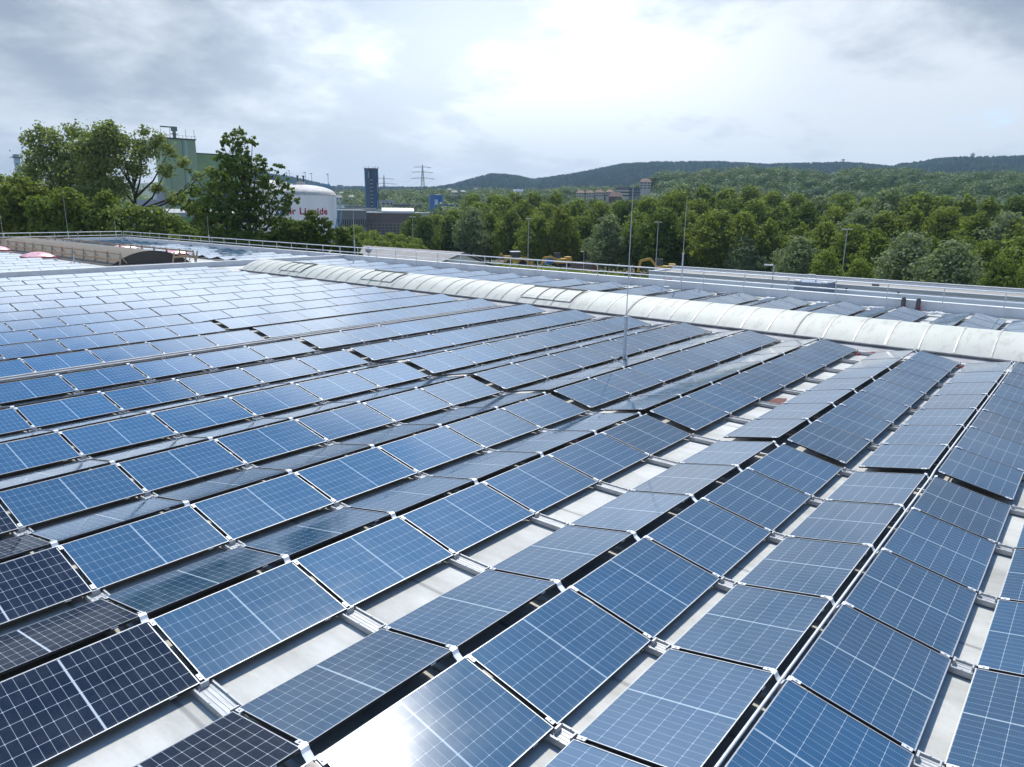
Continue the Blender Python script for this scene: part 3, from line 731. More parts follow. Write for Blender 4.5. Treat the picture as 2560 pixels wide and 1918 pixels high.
def blob_points(blobs, n, shell=.55, clump=14, cs=.16):
    """points in clumps spread through ellipsoids, denser near their skin"""
    w_ = np.array([b[3] * b[4] * b[5] for b in blobs]) ** .8; w_ /= w_.sum(); out = []; ND = []
    for b, ww in zip(blobs, w_):
        k = max(2, int(n * ww / clump)); d = rng.normal(size=(k, 3)); d /= np.linalg.norm(d, axis=1)[:, None]
        r = rng.uniform(shell, 1.05, k) ** .7; c = d * r[:, None]
        cc = np.array(b[:3]) + c * np.array(b[3:6])
        R_ = min(b[3:6]) * cs * rng.uniform(.6, 1.6, k)
        q = rng.normal(size=(k, clump, 3)) * R_[:, None, None] * np.array([1, 1, .6]); out.append((cc[:, None] + q).reshape(-1, 3))
        dd = d[:, None] * .75 + q / (R_[:, None, None] + 1e-6) * .5; dd /= np.linalg.norm(dd, axis=2)[:, :, None]; ND.append(dd.reshape(-1, 3))
    blob_points.normals = np.concatenate(ND); return np.concatenate(out)
def crown_blobs(h, rw, n, low=.25, top=.15):
    """random lumps making an uneven crown of height h and half width rw"""
    B = []
    for i in range(n):
        t = (i + .5) / n; z = h * (low + (1 - low) * t * .92); prof = math.sin(PI * min(.97, .22 + .74 * t)) ** .8
        a = i * 2.4 + random.uniform(-.5, .5); rr = rw * prof * random.uniform(.25, .75)
        s = rw * random.uniform(.34, .55) * (.6 + .5 * prof); B.append((rr * math.cos(a), rr * math.sin(a), min(z, h - s * .75), s, s, s * random.uniform(.7, .95)))
    B.append((0, 0, h * .55, rw * .6, rw * .6, h * .33)); B.append((0, 0, h - rw * .32, rw * .35, rw * .35, rw * .35))
    return B
def limbs(blobs, h, r0, skip=1, base=.25):
    m = MB(); m.tube([(0, 0, 0), (.1, .05, h * .2), (-.05, .1, h * .45), (.05, 0, h * .75)], [r0, r0 * .8, r0 * .55, r0 * .2], 7)
    for b in blobs[::skip]:
        z0 = max(h * base, b[2] * .68); p0 = Vector((0, 0, z0)); p1 = Vector(b[:3]); mdp = p0.lerp(p1, .5) + Vector((0, 0, -.04 * h))
        m.tube([p0, mdp, p1], [r0 * .42, r0 * .25, r0 * .07], 5, cap=False)
    return m
def tree_meshes(blobs, h, r0, nleaf, ls, mat, shell=.55, clump=14, cs=.16, skip=1):
    tr = limbs(blobs, h, r0, skip).build('trunk', M_BARK); C = blob_points(blobs, nleaf, shell, clump, cs); C[:, 2] = np.maximum(C[:, 2], .3)
    V_, F_ = quads(C, ls, N_=blob_points.normals, jit=.8); cr = npmesh('crown', V_, F4=F_, mats=[mat]); a, b = tr.data, cr.data
    bpy.data.objects.remove(tr); bpy.data.objects.remove(cr); return a, b
def plant(meshes, x, y, z, s, label, group=None, rz=None, name='tree', cat='tree', sz=None):
    root = empty(name, (x, y, z), (0, 0, random.uniform(0, 6.28) if rz is None else rz)); root.scale = (s, s, sz or s)
    link(bpy.data.objects.new('trunk', meshes[0]), root); link(bpy.data.objects.new('crown', meshes[1]), root)
    tag(root, label, cat, group); return root
PROT = []
for mat, h, rw in ((M_LF, 18, 6.0), (M_LF, 18, 7.0), (M_LFD, 18, 6.5), (M_LFS, 18, 7.0), (M_LFY, 18, 5.6), (M_LF, 18, 5.2)):
    random.seed(len(PROT) + 40); PROT.append(tree_meshes(crown_blobs(h, rw, 22, .15), h, .32, 11000, .36, mat, .75, 12, .2))
random.seed(21)
KN = ['leafy green tree', 'broad green tree', 'dark green tree', 'silvery leaved tree', 'light green tree', 'slim green tree']
TOPF = [(1000, 548), (1050, 532), (1080, 540), (1115, 545), (1140, 525), (1250, 524), (1300, 530), (1400, 522), (1500, 540), (1600, 530), (1700, 520), (1800, 528), (1900, 540), (2000, 555), (2100, 560), (2200, 575), (2300, 582), (2400, 590), (2500, 590), (2700, 600)]
TOPM = [(1000, 545), (1050, 536), (1110, 542), (1140, 508), (1180, 500), (1250, 497), (1330, 502), (1400, 497), (1500, 510), (1600, 503), (1690, 470), (1760, 492), (1850, 490), (1950, 500), (2050, 515), (2150, 520), (2250, 520), (2350, 520), (2450, 525), (2560, 530), (2700, 535)]
TOPB = [(1000, 548), (1050, 540), (1115, 542), (1140, 500), (1160, 492), (1200, 486), (1300, 488), (1400, 486), (1450, 496), (1550, 494), (1640, 490), (1680, 452), (1740, 466), (1800, 475), (1850, 462), (1950, 478), (2050, 485), (2150, 487), (2250, 478), (2330, 482), (2450, 486), (2560, 492), (2700, 495)]
def itp(T, px): return float(np.interp(px, [a for a, _ in T], [b for _, b in T]))
def woodrow(T, D0, D1, step, nm, px0, px1, wts, jit=8, smax=1.35):
    px = px0; i = 0
    while px < px1:
        t = (px - px0) / max(1, px1 - px0); D = D0 + (D1 - D0) * t + random.uniform(-6, 6)
        x, y = azat(px, D); H = zat(px, itp(T, px) + random.uniform(-jit, jit), D) - GZ; k = random.choices(range(6), wts)[0]
        plant(PROT[k], x, y, GZ - .3, min(smax, H / 18) * random.uniform(.95, 1.05), f"{KN[k]} in the {nm}, {ORD[i] if i < 22 else 'number ' + str(i + 1)} from the left", 'trees of the wood behind the yard', sz=H / 18)
        px += step * random.uniform(.8, 1.2) * 170 / D; i += 1
woodrow(TOPF, 188, 124, 62, 'front row of the wood', 1062, 2650, (3, 3, 4, 1, 0, 2), 9)
woodrow(TOPM, 225, 165, 74, 'middle row of the wood', 1040, 2650, (4, 4, 2, 1, 2, 2), 9)
woodrow(TOPB, 285, 220, 84, 'back row of the wood', 1020, 2650, (4, 4, 1, 1, 2, 2), 9)
# rear woodland as one mass
def canopy(name, px0, px1, r0, r1, spacing, ls, nl, mat, label, zf, hs, avoid=(), wf=(.32, .45)):
    az0, az1 = sorted((math.radians(az_of(px0)), math.radians(az_of(px1)))); n = int((az1 - az0) * (r1 * r1 - r0 * r0) / 2 / spacing ** 2)
    a = rng.uniform(az0, az1, n); r = np.sqrt(rng.uniform(r0 * r0, r1 * r1, n)); X = CP[0] + r * np.cos(a); Y = CP[1] + r * np.sin(a); Z = zf(np.degrees(a), r)
    keep = np.ones(n, bool)
    for (ax, ay, ar) in avoid: keep &= (X - ax) ** 2 + (Y - ay) ** 2 > ar * ar
    X, Y, Z = X[keep], Y[keep], Z[keep]; n = len(X); H = rng.uniform(hs[0], hs[1], n); W = H * rng.uniform(*wf, n)
    d = rng.normal(size=(n, nl, 3)); d[:, :, 2] = np.abs(d[:, :, 2]) - .25; d /= np.linalg.norm(d, axis=2)[:, :, None]
    lump = 1 + .28 * np.sin(d[:, :, 0] * 5 + X[:, None]) * np.sin(d[:, :, 1] * 4 + Y[:, None]) * np.cos(d[:, :, 2] * 4 + X[:, None])
    rr = rng.uniform(.72, 1.02, (n, nl)) * lump
    P_ = d * rr[:, :, None] * np.stack([W, W, H * .48], 1)[:, None, :]; P_ += np.stack([X, Y, Z + H * .5], 1)[:, None, :]
    V_, F_ = quads(P_.reshape(-1, 3), ls, .8, .8, N_=d.reshape(-1, 3), jit=.2); o = npmesh(name, V_, F4=F_, mats=[mat]); tag(o, label, 'woodland', kind='stuff'); return o
flat = lambda a, r: np.full_like(r, GZ - .5)
M_CAN = leaf_mat('canopy_leaves', (.046, .095, .024), (.060, .112, .028), (.15, .21, .055), .3, .05)
M_CANF = leaf_mat('distant_canopy', (.010, .028, .018), (.013, .032, .020), (.026, .056, .024), .0, .006)
HOUSES = [(1449, 489, 690, 9), (1475, 489, 690, 9), (1500, 488, 690, 9), (1522, 486, 700, 9), (1536, 486, 705, 8), (1560, 487, 700, 16), (1582, 487, 700, 14), (1610, 470, 760, 16), (1530, 500, 660, 12)]
avoid = [(*azat(p, D - 12), 24) for p, q, D, w_ in HOUSES] + [(*azat(p, D - 40), 20) for p, q, D, w_ in HOUSES]
canopy('rear_woodland', 1100, 2900, 300, 470, 10.5, .75, 190, M_CAN, 'unbroken mass of treetops behind the last rows of single trees', flat, (14, 17))
canopy('valley_woodland', 560, 2900, 470, 900, 11., .8, 230, M_CAN, 'treetops covering the low hill behind the wood', lambda a, r: hgt(a, r) - 2, (11, 19), avoid, (.42, .62))
canopy('left_valley_woodland', -200, 1110, 500, 880, 12, .85, 190, M_CAN, 'green treetops in the valley behind the blue tower', lambda a, r: hgt(a, r) - 1, (10, 15), (), (.42, .6))
def conifers(name, px0, px1, r0, r1, spacing, mat, label, hs):
    az0, az1 = sorted((math.radians(az_of(px0)), math.radians(az_of(px1)))); n = int((az1 - az0) * (r1 * r1 - r0 * r0) / 2 / spacing ** 2)
    a = rng.uniform(az0, az1, n); r = np.sqrt(rng.uniform(r0 * r0, r1 * r1, n)); X = CP[0] + r * np.cos(a); Y = CP[1] + r * np.sin(a); Z = hgt(np.degrees(a), r) - 2
    H = rng.uniform(*hs, n); W = H * rng.uniform(.28, .5, n); k = 6; t = np.arange(k) * 2 * PI / k; prof = [(1., .1), (1.0, .38), (.66, .72), (.0, 1.)]
    rings = []
    for (pr_, pz) in prof:
        j = rng.uniform(.8, 1.2, (n, k)); rings.append(np.stack([X[:, None] + W[:, None] * pr_ * j * np.cos(t + a[:, None]), Y[:, None] + W[:, None] * pr_ * j * np.sin(t + a[:, None]), Z[:, None] + H[:, None] * pz * np.ones((1, k))], -1))
    V_ = np.stack(rings, 1).reshape(-1, 3); base = (np.arange(n) * 4 * k)[:, None, None, None]; ii = np.arange(k)
    q = np.stack([np.stack([l * k + ii, l * k + (ii + 1) % k, (l + 1) * k + (ii + 1) % k, (l + 1) * k + ii], -1) for l in range(3)], 0)[None]
    o = npmesh(name, V_, F4=(q + base).reshape(-1, 4), mats=[mat], smooth=True); tag(o, label, 'forest', kind='stuff')
mc = MT('conifer_forest'); n1 = mc.noise(.008, 5, .6); n2 = mc.noise(.09, 3, .6); cc_ = mc.mix(mc.mr(n1, .45, .62), (.014, .036, .024), (.034, .074, .032)); mc.p(Base_Color=mc.mix(mc.mr(n2, .3, .7, 0, .6), cc_, (.020, .046, .028)), Roughness=.9, Specular_IOR_Level=.0)
conifers('hill_forest', 500, 2900, 900, 2660, 11., mc.m, 'dark forest covering the long far hills', (11, 19))

# left side trees
def special(name_l, blobs, h, r0, n, ls, mat, px, D, shell=.5, clump=12, cs=.16, skip=1):
    x, y = azat(px, D); ms = tree_meshes(blobs, h, r0, n, ls, mat, shell, clump, cs, skip)
    return plant(ms, x, y, GZ, 1, name_l, None, rz=R(az_of(px)) - PI / 2)
# local x runs to the right seen from the camera (rz turns it), y away; u = metres right, z = metres up
def ub(D, px0, lst, f=1.):
    """lumps from (px, py, radius px): turned into metres at distance D around px0"""
    out = []
    for px, py, rp in lst:
        k = D / CF * 1.03; rp = rp * f; out.append(((px - px0) * k, random.uniform(-1, 1) * rp * k * .8, zat(px, py, D) - GZ, rp * k, rp * k, rp * k * .9))
    return out
M_LFW = leaf_mat('leaves_willow', (.19, .24, .06), (.36, .42, .15), (.27, .32, .10), .55)
D = 122
special('tall airy light green tree with a forked bare trunk, left of the green factory tower', ub(D, 340, [(300, 335, 26), (280, 365, 30), (325, 360, 26), (250, 375, 24), (365, 375, 30), (395, 350, 20), (415, 375, 17), (436, 405, 15), (300, 400, 32), (345, 420, 26), (405, 425, 18),
    (270, 430, 30), (462, 440, 12), (455, 475, 15), (420, 500, 22), (300, 470, 36), (260, 490, 30), (385, 470, 16), (490, 425, 14), (310, 315, 14), (370, 330, 14)]), 25, .48, 14500, .23, M_LFW, 340, D, .1, 8, .26, 2)
special('tall feathery light green tree at the far left, in front of the chimney', ub(130, 175, [(150, 335, 22), (125, 355, 20), (165, 365, 26), (200, 330, 22), (225, 345, 20), (135, 395, 28), (185, 400, 32), (225, 390, 26), (120, 430, 30), (170, 440, 36), (220, 440, 32), (105, 465, 24),
    (200, 480, 36), (150, 490, 34), (180, 530, 36), (230, 530, 30)]), 24, .42, 13000, .25, M_LFW, 175, 130, .15, 8, .24)
D = 100
special('dark green layered tree reaching above the horizon in front of the storage tank', ub(D, 622, [(610, 345, 22), (590, 352, 16), (640, 352, 14), (615, 375, 20), (580, 365, 12), (578, 400, 22), (610, 410, 30), (645, 410, 22), (505, 432, 10), (562, 438, 20), (600, 445, 32), (650, 445, 26), (690, 425, 16),
    (700, 450, 18), (520, 478, 18), (497, 492, 14), (560, 480, 30), (610, 490, 34), (660, 480, 28), (705, 480, 20), (540, 520, 30), (590, 530, 34), (640, 525, 32), (690, 515, 24), (560, 565, 36), (620, 575, 36), (680, 565, 30), (535, 590, 26), (720, 500, 14)], .95), 18, .4, 17000, .2, M_LFD, 622, D, .55, 14, .13)
special('dark green low tree in front of the storage tank foot', ub(98, 745, [(730, 570, 26), (765, 575, 26), (775, 545, 16), (800, 560, 18), (745, 600, 30), (790, 600, 24), (710, 600, 28), (815, 585, 14), (755, 635, 30), (700, 640, 30), (800, 630, 20)]), 9, .25, 10000, .22, M_LFD, 745, 98, .35)
special('small dark green tree at the corner left of the brown roof', ub(96, 860, [(855, 585, 18), (845, 610, 20), (870, 610, 22), (875, 580, 12), (850, 640, 24), (875, 640, 20), (860, 660, 20)]), 7.5, .2, 5200, .22, M_LFD, 860, 96, .35)
special('low spreading yellow green tree under the forked tree', ub(112, 340, [(290, 545, 26), (330, 535, 24), (375, 545, 26), (410, 560, 24), (430, 585, 22), (260, 560, 22), (310, 575, 30), (360, 580, 30), (400, 600, 26), (270, 600, 28), (440, 610, 16)]), 9, .25, 10500, .24, M_LFY, 340, 112, .35)
special('bushy green tree at the left end behind the guard rail', ub(118, 60, [(60, 465, 26), (35, 490, 28), (85, 490, 26), (20, 530, 30), (60, 530, 32), (100, 530, 28), (50, 570, 30), (95, 575, 28), (5, 575, 26)]), 14, .3, 11000, .26, M_LF, 60, 118, .35)
special('olive green tree cut by the left edge of the photo', ub(126, -10, [(-20, 470, 26), (5, 460, 20), (-5, 500, 30), (-40, 500, 30), (10, 540, 28), (-20, 560, 32)]), 13, .3, 7000, .28, M_LF, -10, 126, .35)
special('green tree filling the gap left of the forked tree', ub(114, 170, [(120, 520, 26), (150, 545, 28), (190, 520, 26), (170, 500, 26), (220, 540, 28), (215, 580, 28), (165, 580, 30), (125, 575, 28), (240, 500, 20)]), 12, .28, 11000, .25, M_LF, 170, 114, .35)
special('thin green tree behind the factory shed with gaps in its crown', ub(118, 490, [(480, 520, 18), (500, 540, 20), (490, 575, 24), (470, 600, 20), (510, 600, 20)]), 10, .2, 4200, .24, M_LFY, 490, 118, .35)
special('dark bushy tree filling the gap below the layered tree', ub(96, 625, [(600, 600, 24), (640, 605, 26), (670, 600, 22), (575, 615, 24), (620, 625, 30), (660, 635, 28), (545, 620, 20), (700, 615, 20)]), 7, .22, 8000, .22, M_LFD, 625, 96, .4)
# row of light green shrubs beside the brown roof
for i, (px, py, D) in enumerate([(862, 568, 160), (890, 562, 158), (905, 580, 150), (930, 575, 155), (952, 588, 152), (975, 580, 156), (998, 585, 150), (1020, 590, 150), (1040, 595, 146), (880, 590, 146), (915, 597, 144), (960, 600, 142), (1000, 602, 142), (1030, 606, 140)]):
    x, y = azat(px, D); H = zat(px, py, D) - GZ
    plant(PROT[4], x, y, GZ - .3, H / 18 * 1.05, f'light green willow shrub below the grey works hall, {ORD[i]} planted', 'light green shrubs beside the brown roof', name='shrub', cat='shrub', sz=H / 18 * 1.03)
for i, (px, py, D, k, lab) in enumerate([(2082, 618, 108, 4, 'yellow green young tree behind the long white building, the taller one'), (2168, 640, 106, 4, 'yellow green young tree behind the long white building, the shorter one'), (2290, 580, 118, 3, 'large silvery tree behind the right part of the white building'),
        (2400, 600, 112, 3, 'silvery tree behind the white building near the right edge'), (2530, 640, 104, 2, 'drooping dark green tree at the right edge of the photo'), (2010, 590, 128, 3, 'silvery tree left of the yellow green young trees'), (1870, 590, 150, 3, 'pale leaved tree above the left end of the white building')]):
    x, y = azat(px, D); H = zat(px, py, D) - GZ; plant(PROT[k], x, y, GZ - .3, H / 18 * (1.1 if k == 3 else .85), lab, sz=H / 18)

# ------------------------------------------------------------------ buildings round about
def facing(px): return R(az_of(px)) - PI / 2          # local x to the right, y away from the camera
M_GRN = simple('green_cladding', (.30, .40, .26), .6, 0, .15, .4, stretch=(1, 1, .3)); M_GRN2 = simple('green_cladding_side', (.24, .36, .18), .6, 0, .15, .3)
M_PALEG = simple('pale_green_strip', (.34, .50, .46), .5); M_DKGL = simple('dark_glazing', (.03, .035, .04), .3)
D = 330; k = D / CF * 1.03; x, y = azat(462, D); g = empty('factory_tower', (x, y, GZ), (0, 0, facing(455) + R(18)))
T = zat(455, 349, D) - GZ
m = MB(); m.box(-6.6, 6.6, 0, 9, 0, T); m.build('tower', M_GRN, g)
m = MB()
for xx in (-4.2, 1.2): m.box(xx, xx + .12, -.08, -.003, 0, T)
m.box(2.2, 3.2, -.12, -.004, 6, T - .2, 1); m.build('joint_strips', [M_DKGL, M_PALEG], g)
m = MB(); m.box(-6.9, 6.9, -.3, 9.3, T + .01, T + .5)
for i in range(9): m.box(-6.8 + i * 1.7, -6.72 + i * 1.7, -.28, -.2, T + .5, T + 1.5)
m.box(-6.85, 6.85, -.27, -.2, T + 1.45, T + 1.53)
for xx in (-6.5, -3, 3, 6.3): m.box(xx, xx + .12, 0, .12, T + .5, T + 4)
m.build('roof_railing', M_DKGL, g)
m = MB(); m.box(-.5, .5, 3.6, 4.6, T + .5, T + 3.4); m.box(-1.0, 1.1, 3.4, 4.8, T + 3.4, T + 5.1); m.box(-5.2, 1.1, 3.9, 4.3, T + 4.6, T + 5.1); m.box(-1.3, 1.3, 3.2, 5, T + 2.2, T + 2.4); m.build('crane', simple('crane_grey_green', (.18, .24, .2), .6), g)
H2_ = zat(520, 384, D) - GZ
m = MB(); m.box(6.65, 30, 2, 16, 0, H2_); m.build('lower_block', M_GRN2, g)
m = MB(); m.box(6.6, 30.2, 1.8, 16.2, H2_ + .01, H2_ + .4); m.build('lower_roof', M_DKGL, g)
m = MB(); m.box(-18, -6.65, 2, 14, 0, zat(400, 500, D) - GZ); m.box(-10, -6.66, 1, 6, 0, T * .55); m.build('side_annex', M_GREYW, g)
m = MB(); m.box(-3, 14, -1.5, -.1, 8, 9.2); m.box(3, 24, 1.2, 1.95, 17, 18.5); m.build('conveyor', M_DKGL, g)
tag(g, 'tall green factory tower with a small crane on its roof', 'factory')
D = 285; x, y = azat(470, D); g = empty('factory_shed', (x, y, GZ), (0, 0, facing(470) + R(6))); zr = zat(470, 523, D) - GZ; ze = zat(470, 543, D) - GZ
m = MT('striped_roof'); tcn = m.n('ShaderNodeTexCoord').outputs['Object']; wv = m.n('ShaderNodeTexWave', {'Vector': tcn, 'Scale': .22, 'Distortion': 3., 'Detail': 1.}, bands_direction='X'); m.p(Base_Color=m.mix(m.mr(wv.outputs['Fac'], .35, .65), (.30, .27, .32), (.27, .33, .25)), Roughness=.5); mr_ = m.m
m = MB(); a_ = [(0, ze), (.6, ze + (zr - ze) * .55), (2.2, ze + (zr - ze) * .9), (5, zr), (9, zr)]
for (y0, z0), (y1, z1) in zip(a_, a_[1:]): m.add([(-16, y0, z0), (16, y0, z0), (16, y1, z1), (-16, y1, z1)], [(0, 1, 2, 3)], 0, True)
m.build('curved_roof', mr_, g)
m = MB(); m.box(-16, 16, .05, .5, ze - 1.4, ze - .02); m.build('green_fascia', simple('green_fascia', (.12, .25, .08), .5), g)
m = MB(); m.box(-15.8, 15.8, .6, 9, 0, ze - 1.4); m.build('glazed_wall', M_DKGL, g)
m = MB()
for i in range(17): m.box(-15.9 + i * 1.98, -15.75 + i * 1.98, .45, .58, 0, ze - 1.45)
m.build('mullions', M_GREYW, g); tag(g, 'low factory shed with curved striped roof and dark glazed front', 'factory shed')
D = 400; x, y = azat(60, D); g = empty('chimney', (x, y, GZ)); H = zat(55, 387, D) - GZ
m = MB(); m.lathe((0, 0, 0), [(1.6, 0), (1.35, H * .7), (1.2, H - 1.6)], 20); m.build('stack', simple('pale_blue_grey', (.46, .58, .72), .6), g)
m = MB(); m.lathe((0, 0, 0), [(1.22, H - 1.6), (1.9, H - 1.4), (1.9, H - .9), (1.25, H - .8), (1.25, H)], 20); m.build('top_ring', simple('ring_grey', (.2, .26, .32), .6), g); tag(g, 'slim pale blue factory chimney at the far left', 'chimney')

# storage tanks with text
def tank(px, D, rpx, ytop, yapex, label, text=False):
    x, y = azat(px, D); r = rpx * D / CF * 1.03; g = empty('storage_tank', (x, y, GZ), (0, 0, facing(px))); H = zat(px, ytop, D) - GZ; A = zat(px, yapex, D) - GZ
    wm = MT('white_tank_paint_' + str(px)); n1 = wm.noise(.5, 5, .6, stretch=(1, 1, .2)); wm.p(Base_Color=wm.mix(wm.mr(n1, .4, .8), (.90, .90, .90), (.74, .76, .78)), Roughness=.45)
    dm = MT('dirty_dome_' + str(px)); n2 = dm.noise(1.1, 6, .7, stretch=(1, 1, 2.5)); dm.p(Base_Color=dm.mix(dm.mr(n2, .35, .7), (.60, .58, .54), (.34, .32, .29)), Roughness=.7)
    m = MB(); m.lathe((0, 0, 0), [(r * 1.0, 0), (r, H)], 64); m.build('shell', wm.m, g)
    m = MB(); m.lathe((0, 0, 0), [(r + .03, H - .12), (r + .03, H)] + [(r * math.cos(t), H + (A - H) * math.sin(t)) for t in np.linspace(.02, PI / 2 - .01, 12)], 64); m.build('dome', dm.m, g)
    bm_ = simple('blue_steel', (.06, .22, .42), .5)
    m = MB(); n = 40
    for i in range(n):
        a = PI * .95 * i / n - .3; rr = r * .82; m.beam((rr * math.cos(a), rr * math.sin(a), H + .2), (rr * math.cos(a), rr * math.sin(a), H + (A - H) * .55 + 1.1), .05)
    for z in (.6, 1.1):
        m.tube([(r * .82 * math.cos(a), r * .82 * math.sin(a), H + (A - H) * .55 + z) for a in np.linspace(-.3, PI * .95 - .3, 30)], .035, 5)
    m.build('roof_railing', bm_, g)
    m = MB()
    for i in range(26):   # spiral stair on the right flank
        a0, a1_ = .35 - i * .05, .35 - (i + 1) * .05; z0, z1 = H - .4 - i * .38, H - .4 - (i + 1) * .38
        if z1 < 1: break
        for rr in (r + .05, r + .85): m.beam((rr * math.cos(a0), rr * math.sin(a0), z0), (rr * math.cos(a1_), rr * math.sin(a1_), z1), .06, .25)
        m.beam((r * math.cos(a1_), r * math.sin(a1_), z1), ((r + .85) * math.cos(a1_), (r + .85) * math.sin(a1_), z1), .3, .05)
        m.beam(((r + .85) * math.cos(a0), (r + .85) * math.sin(a0), z0 + 1), ((r + .85) * math.cos(a1_), (r + .85) * math.sin(a1_), z1 + 1), .05, .05)
    m.build('stair', bm_, g)
    for a, hh in ((2.2, 3.2), (1.45, 3.4), (1.2, 3.2), (.2, 3.0)):
        m = MB(); X_, Y_ = r * .8 * math.cos(a), r * .8 * math.sin(a); z0 = H + (A - H) * .5
        m.tube([(X_, Y_, z0), (X_, Y_, z0 + hh)], .05, 6); m.box(X_ - .35, X_ + .12, Y_ - .08, Y_ + .08, z0 + hh, z0 + hh + .12); m.build('lamp_mast', bm_, g)
    m = MB(); m.tube([(-.3, 0, A - .2), (-.3, 0, A + .55)], .8, 14); m.build('nozzle', dm.m, g)
    m = MB()
    for xx in (-.9, .2): m.tube([(xx, 0, A + .4), (xx, 0, A + 1.5)], .14, 8); m.tube([(xx, 0, A + 1.5), (xx, 0, A + 1.7)], .24, 8)
    m.build('vent_valve', M_DKGL, g)
    if text:
        cu = bpy.data.curves.new('t', 'FONT'); cu.body = 'Air Liquide'; cu.size = 1.72; cu.offset = .045; cu.extrude = 0; cu.resolution_u = 4; cu.space_character = 1.08
        to = bpy.data.objects.new('t', cu); COL.objects.link(to); dg = bpy.context.evaluated_depsgraph_get(); me = bpy.data.meshes.new_from_object(to.evaluated_get(dg)); bpy.data.objects.remove(to)
        bmh = bmesh.new(); bmh.from_mesh(me); bmesh.ops.subdivide_edges(bmh, edges=bmh.edges[:], cuts=1); bmesh.ops.triangulate(bmh, faces=bmh.faces[:])
        xs = [v.co.x for v in bmh.verts]; w0, w1 = min(xs), max(xs); aw = R(80); ac = -PI / 2 + R(3); zt = zat(px, 535, D) - GZ
        for v in bmh.verts:
            a = ac + ((v.co.x - w0) / (w1 - w0) - .5) * aw; v.co = Vector(((r + .04) * math.cos(a), (r + .04) * math.sin(a), zt + v.co.y))
        bmh.to_mesh(me); me.name = 'lettering'; me.materials.clear(); me.materials.append(simple('crimson_paint', (.42, .02, .06), .5)); lo = link(bpy.data.objects.new('lettering', me), g)
        m = MB(); V = []; nn = 22
        for i in range(nn + 1):
            t = -2.6 + 4.9 * i / nn
            for rr in (.62, .92):
                aa = -PI / 2 - R(49) + rr * math.cos(t) / r; V.append(((r + .045) * math.cos(aa), (r + .045) * math.sin(aa), zt + .62 + rr * math.sin(t) * 1.05))
        m.add(V, [(2 * i, 2 * i + 1, 2 * i + 3, 2 * i + 2) for i in range(nn)]); m.build('logo', simple('logo_blue', (.03, .14, .42), .5), g)
    tag(g, label, 'storage tank')
tank(760, 150, 72, 487, 462, 'white storage tank with grey dome and dark red lettering', True)
tank(672, 178, 62, 470, 450, 'second white storage tank mostly hidden behind the dark tree')

# blue tower, blue silo, works halls
M_BLUE = simple('blue_cladding', (.025, .085, .17), .5, 0, .12, .5, stretch=(3, 3, .1)); M_BLUEB = simple('bright_blue_cladding', (.012, .10, .26), .45, 0, .1, .5, stretch=(3, 3, .1))
D = 450; x, y = azat(931, D); kk = D / CF * 1.03; g = empty('blue_tower', (x, y, GZ), (0, 0, facing(931) + R(20))); H = zat(931, 424, D) - GZ
m = MB(); m.lathe((0, 0, 0), [(16 * kk, 0), (16 * kk, H)], 8, smooth=False, a0=R(12), a1=R(12) + 2 * PI); m.build('shaft', M_BLUE, g)
rr = 16 * kk
m = MB(); m.box(-2.4, -1.2, -rr - .35, -rr + .6, 0, H - .5)
for i in range(14): m.box(-2.5, -1.1, -rr - .5, -rr - .3, 1.5 + i * 2.1, 1.9 + i * 2.1, 1)
m.build('ladder_shaft', [M_DKGL, M_GREYW], g)
m = MB()
for z in (H * .62, H * .34, H * .06): m.box(1.7, 2.3, -rr - .08, -rr + .5, z, z + H * .16)
m.box(-3.2, -2.5, -rr * .93, -rr * .8, H - 5, H - 1.5); m.build('light_strip', simple('pale_strip', (.20, .28, .42), .4), g)
m = MB(); m.lathe((0, 0, 0), [(rr + .15, H), (rr + .2, H + .6), (.1, H + .62)], 8, smooth=False, a0=R(12), a1=R(12) + 2 * PI)
for a in range(8): m.box(rr * math.cos(a) - .08, rr * math.cos(a) + .08, rr * math.sin(a) - .08, rr * math.sin(a) + .08, H, H + 1.8)
m.build('top', simple('reddish_top', (.16, .10, .10), .7), g); tag(g, 'tall dark blue tower with a ladder shaft on the left', 'tower')
D = 430; x, y = azat(1091, D); g = empty('blue_silo', (x, y, GZ), (0, 0, facing(1091))); H = zat(1091, 488, D) - GZ; rr = 16.3 * D / CF * 1.03
m = MB(); m.lathe((0, 0, 0), [(rr, 0), (rr, H), (rr * .98, H + .15), (.1, H + .3)], 40); m.build('shell', M_BLUEB, g)
z0 = zat(1091, 513, D) - GZ; z1 = zat(1091, 499, D) - GZ; m = MB(); m.box(-.9, .9, -rr - .1, -rr + .3, z0, z1); m.build('pale_panel', simple('pale_blue_panel', (.4, .5, .62), .4), g)
tag(g, 'bright blue round silo with a pale panel on its side', 'silo')
def hall(name, px0, px1, ytop, ybot, D, depth, mw, mr__, label, cat, rot=0, roofh=.5):
    x, y = azat((px0 + px1) / 2, D); g = empty(name, (x, y, GZ), (0, 0, facing((px0 + px1) / 2) + R(rot))); w_ = (px1 - px0) * D / CF * 1.03; H = zat((px0 + px1) / 2, ytop, D) - GZ
    m = MB(); m.box(-w_ / 2, w_ / 2, 0, depth, 0, H); m.build('wall', mw, g); m = MB(); m.box(-w_ / 2 - .3, w_ / 2 + .3, -.3, depth + .3, H + .01, H + roofh); m.build('roof', mr__, g)
    tag(g, label, cat); return g, w_, H
M_GRYH = simple('grey_hall', (.17, .18, .19), .7, 0, .2, .1); M_LROOF = simple('light_roof', (.36, .38, .38), .6, 0, .2, .1); M_BRICK = simple('brick', (.16, .125, .11), .8, 0, .2, .5)
g, w_, H = hall('works_hall', 838, 912, 528, 575, 330, 30, M_GRYH, M_LROOF, 'grey works hall with a row of small windows right of the storage tank', 'hall', 4)
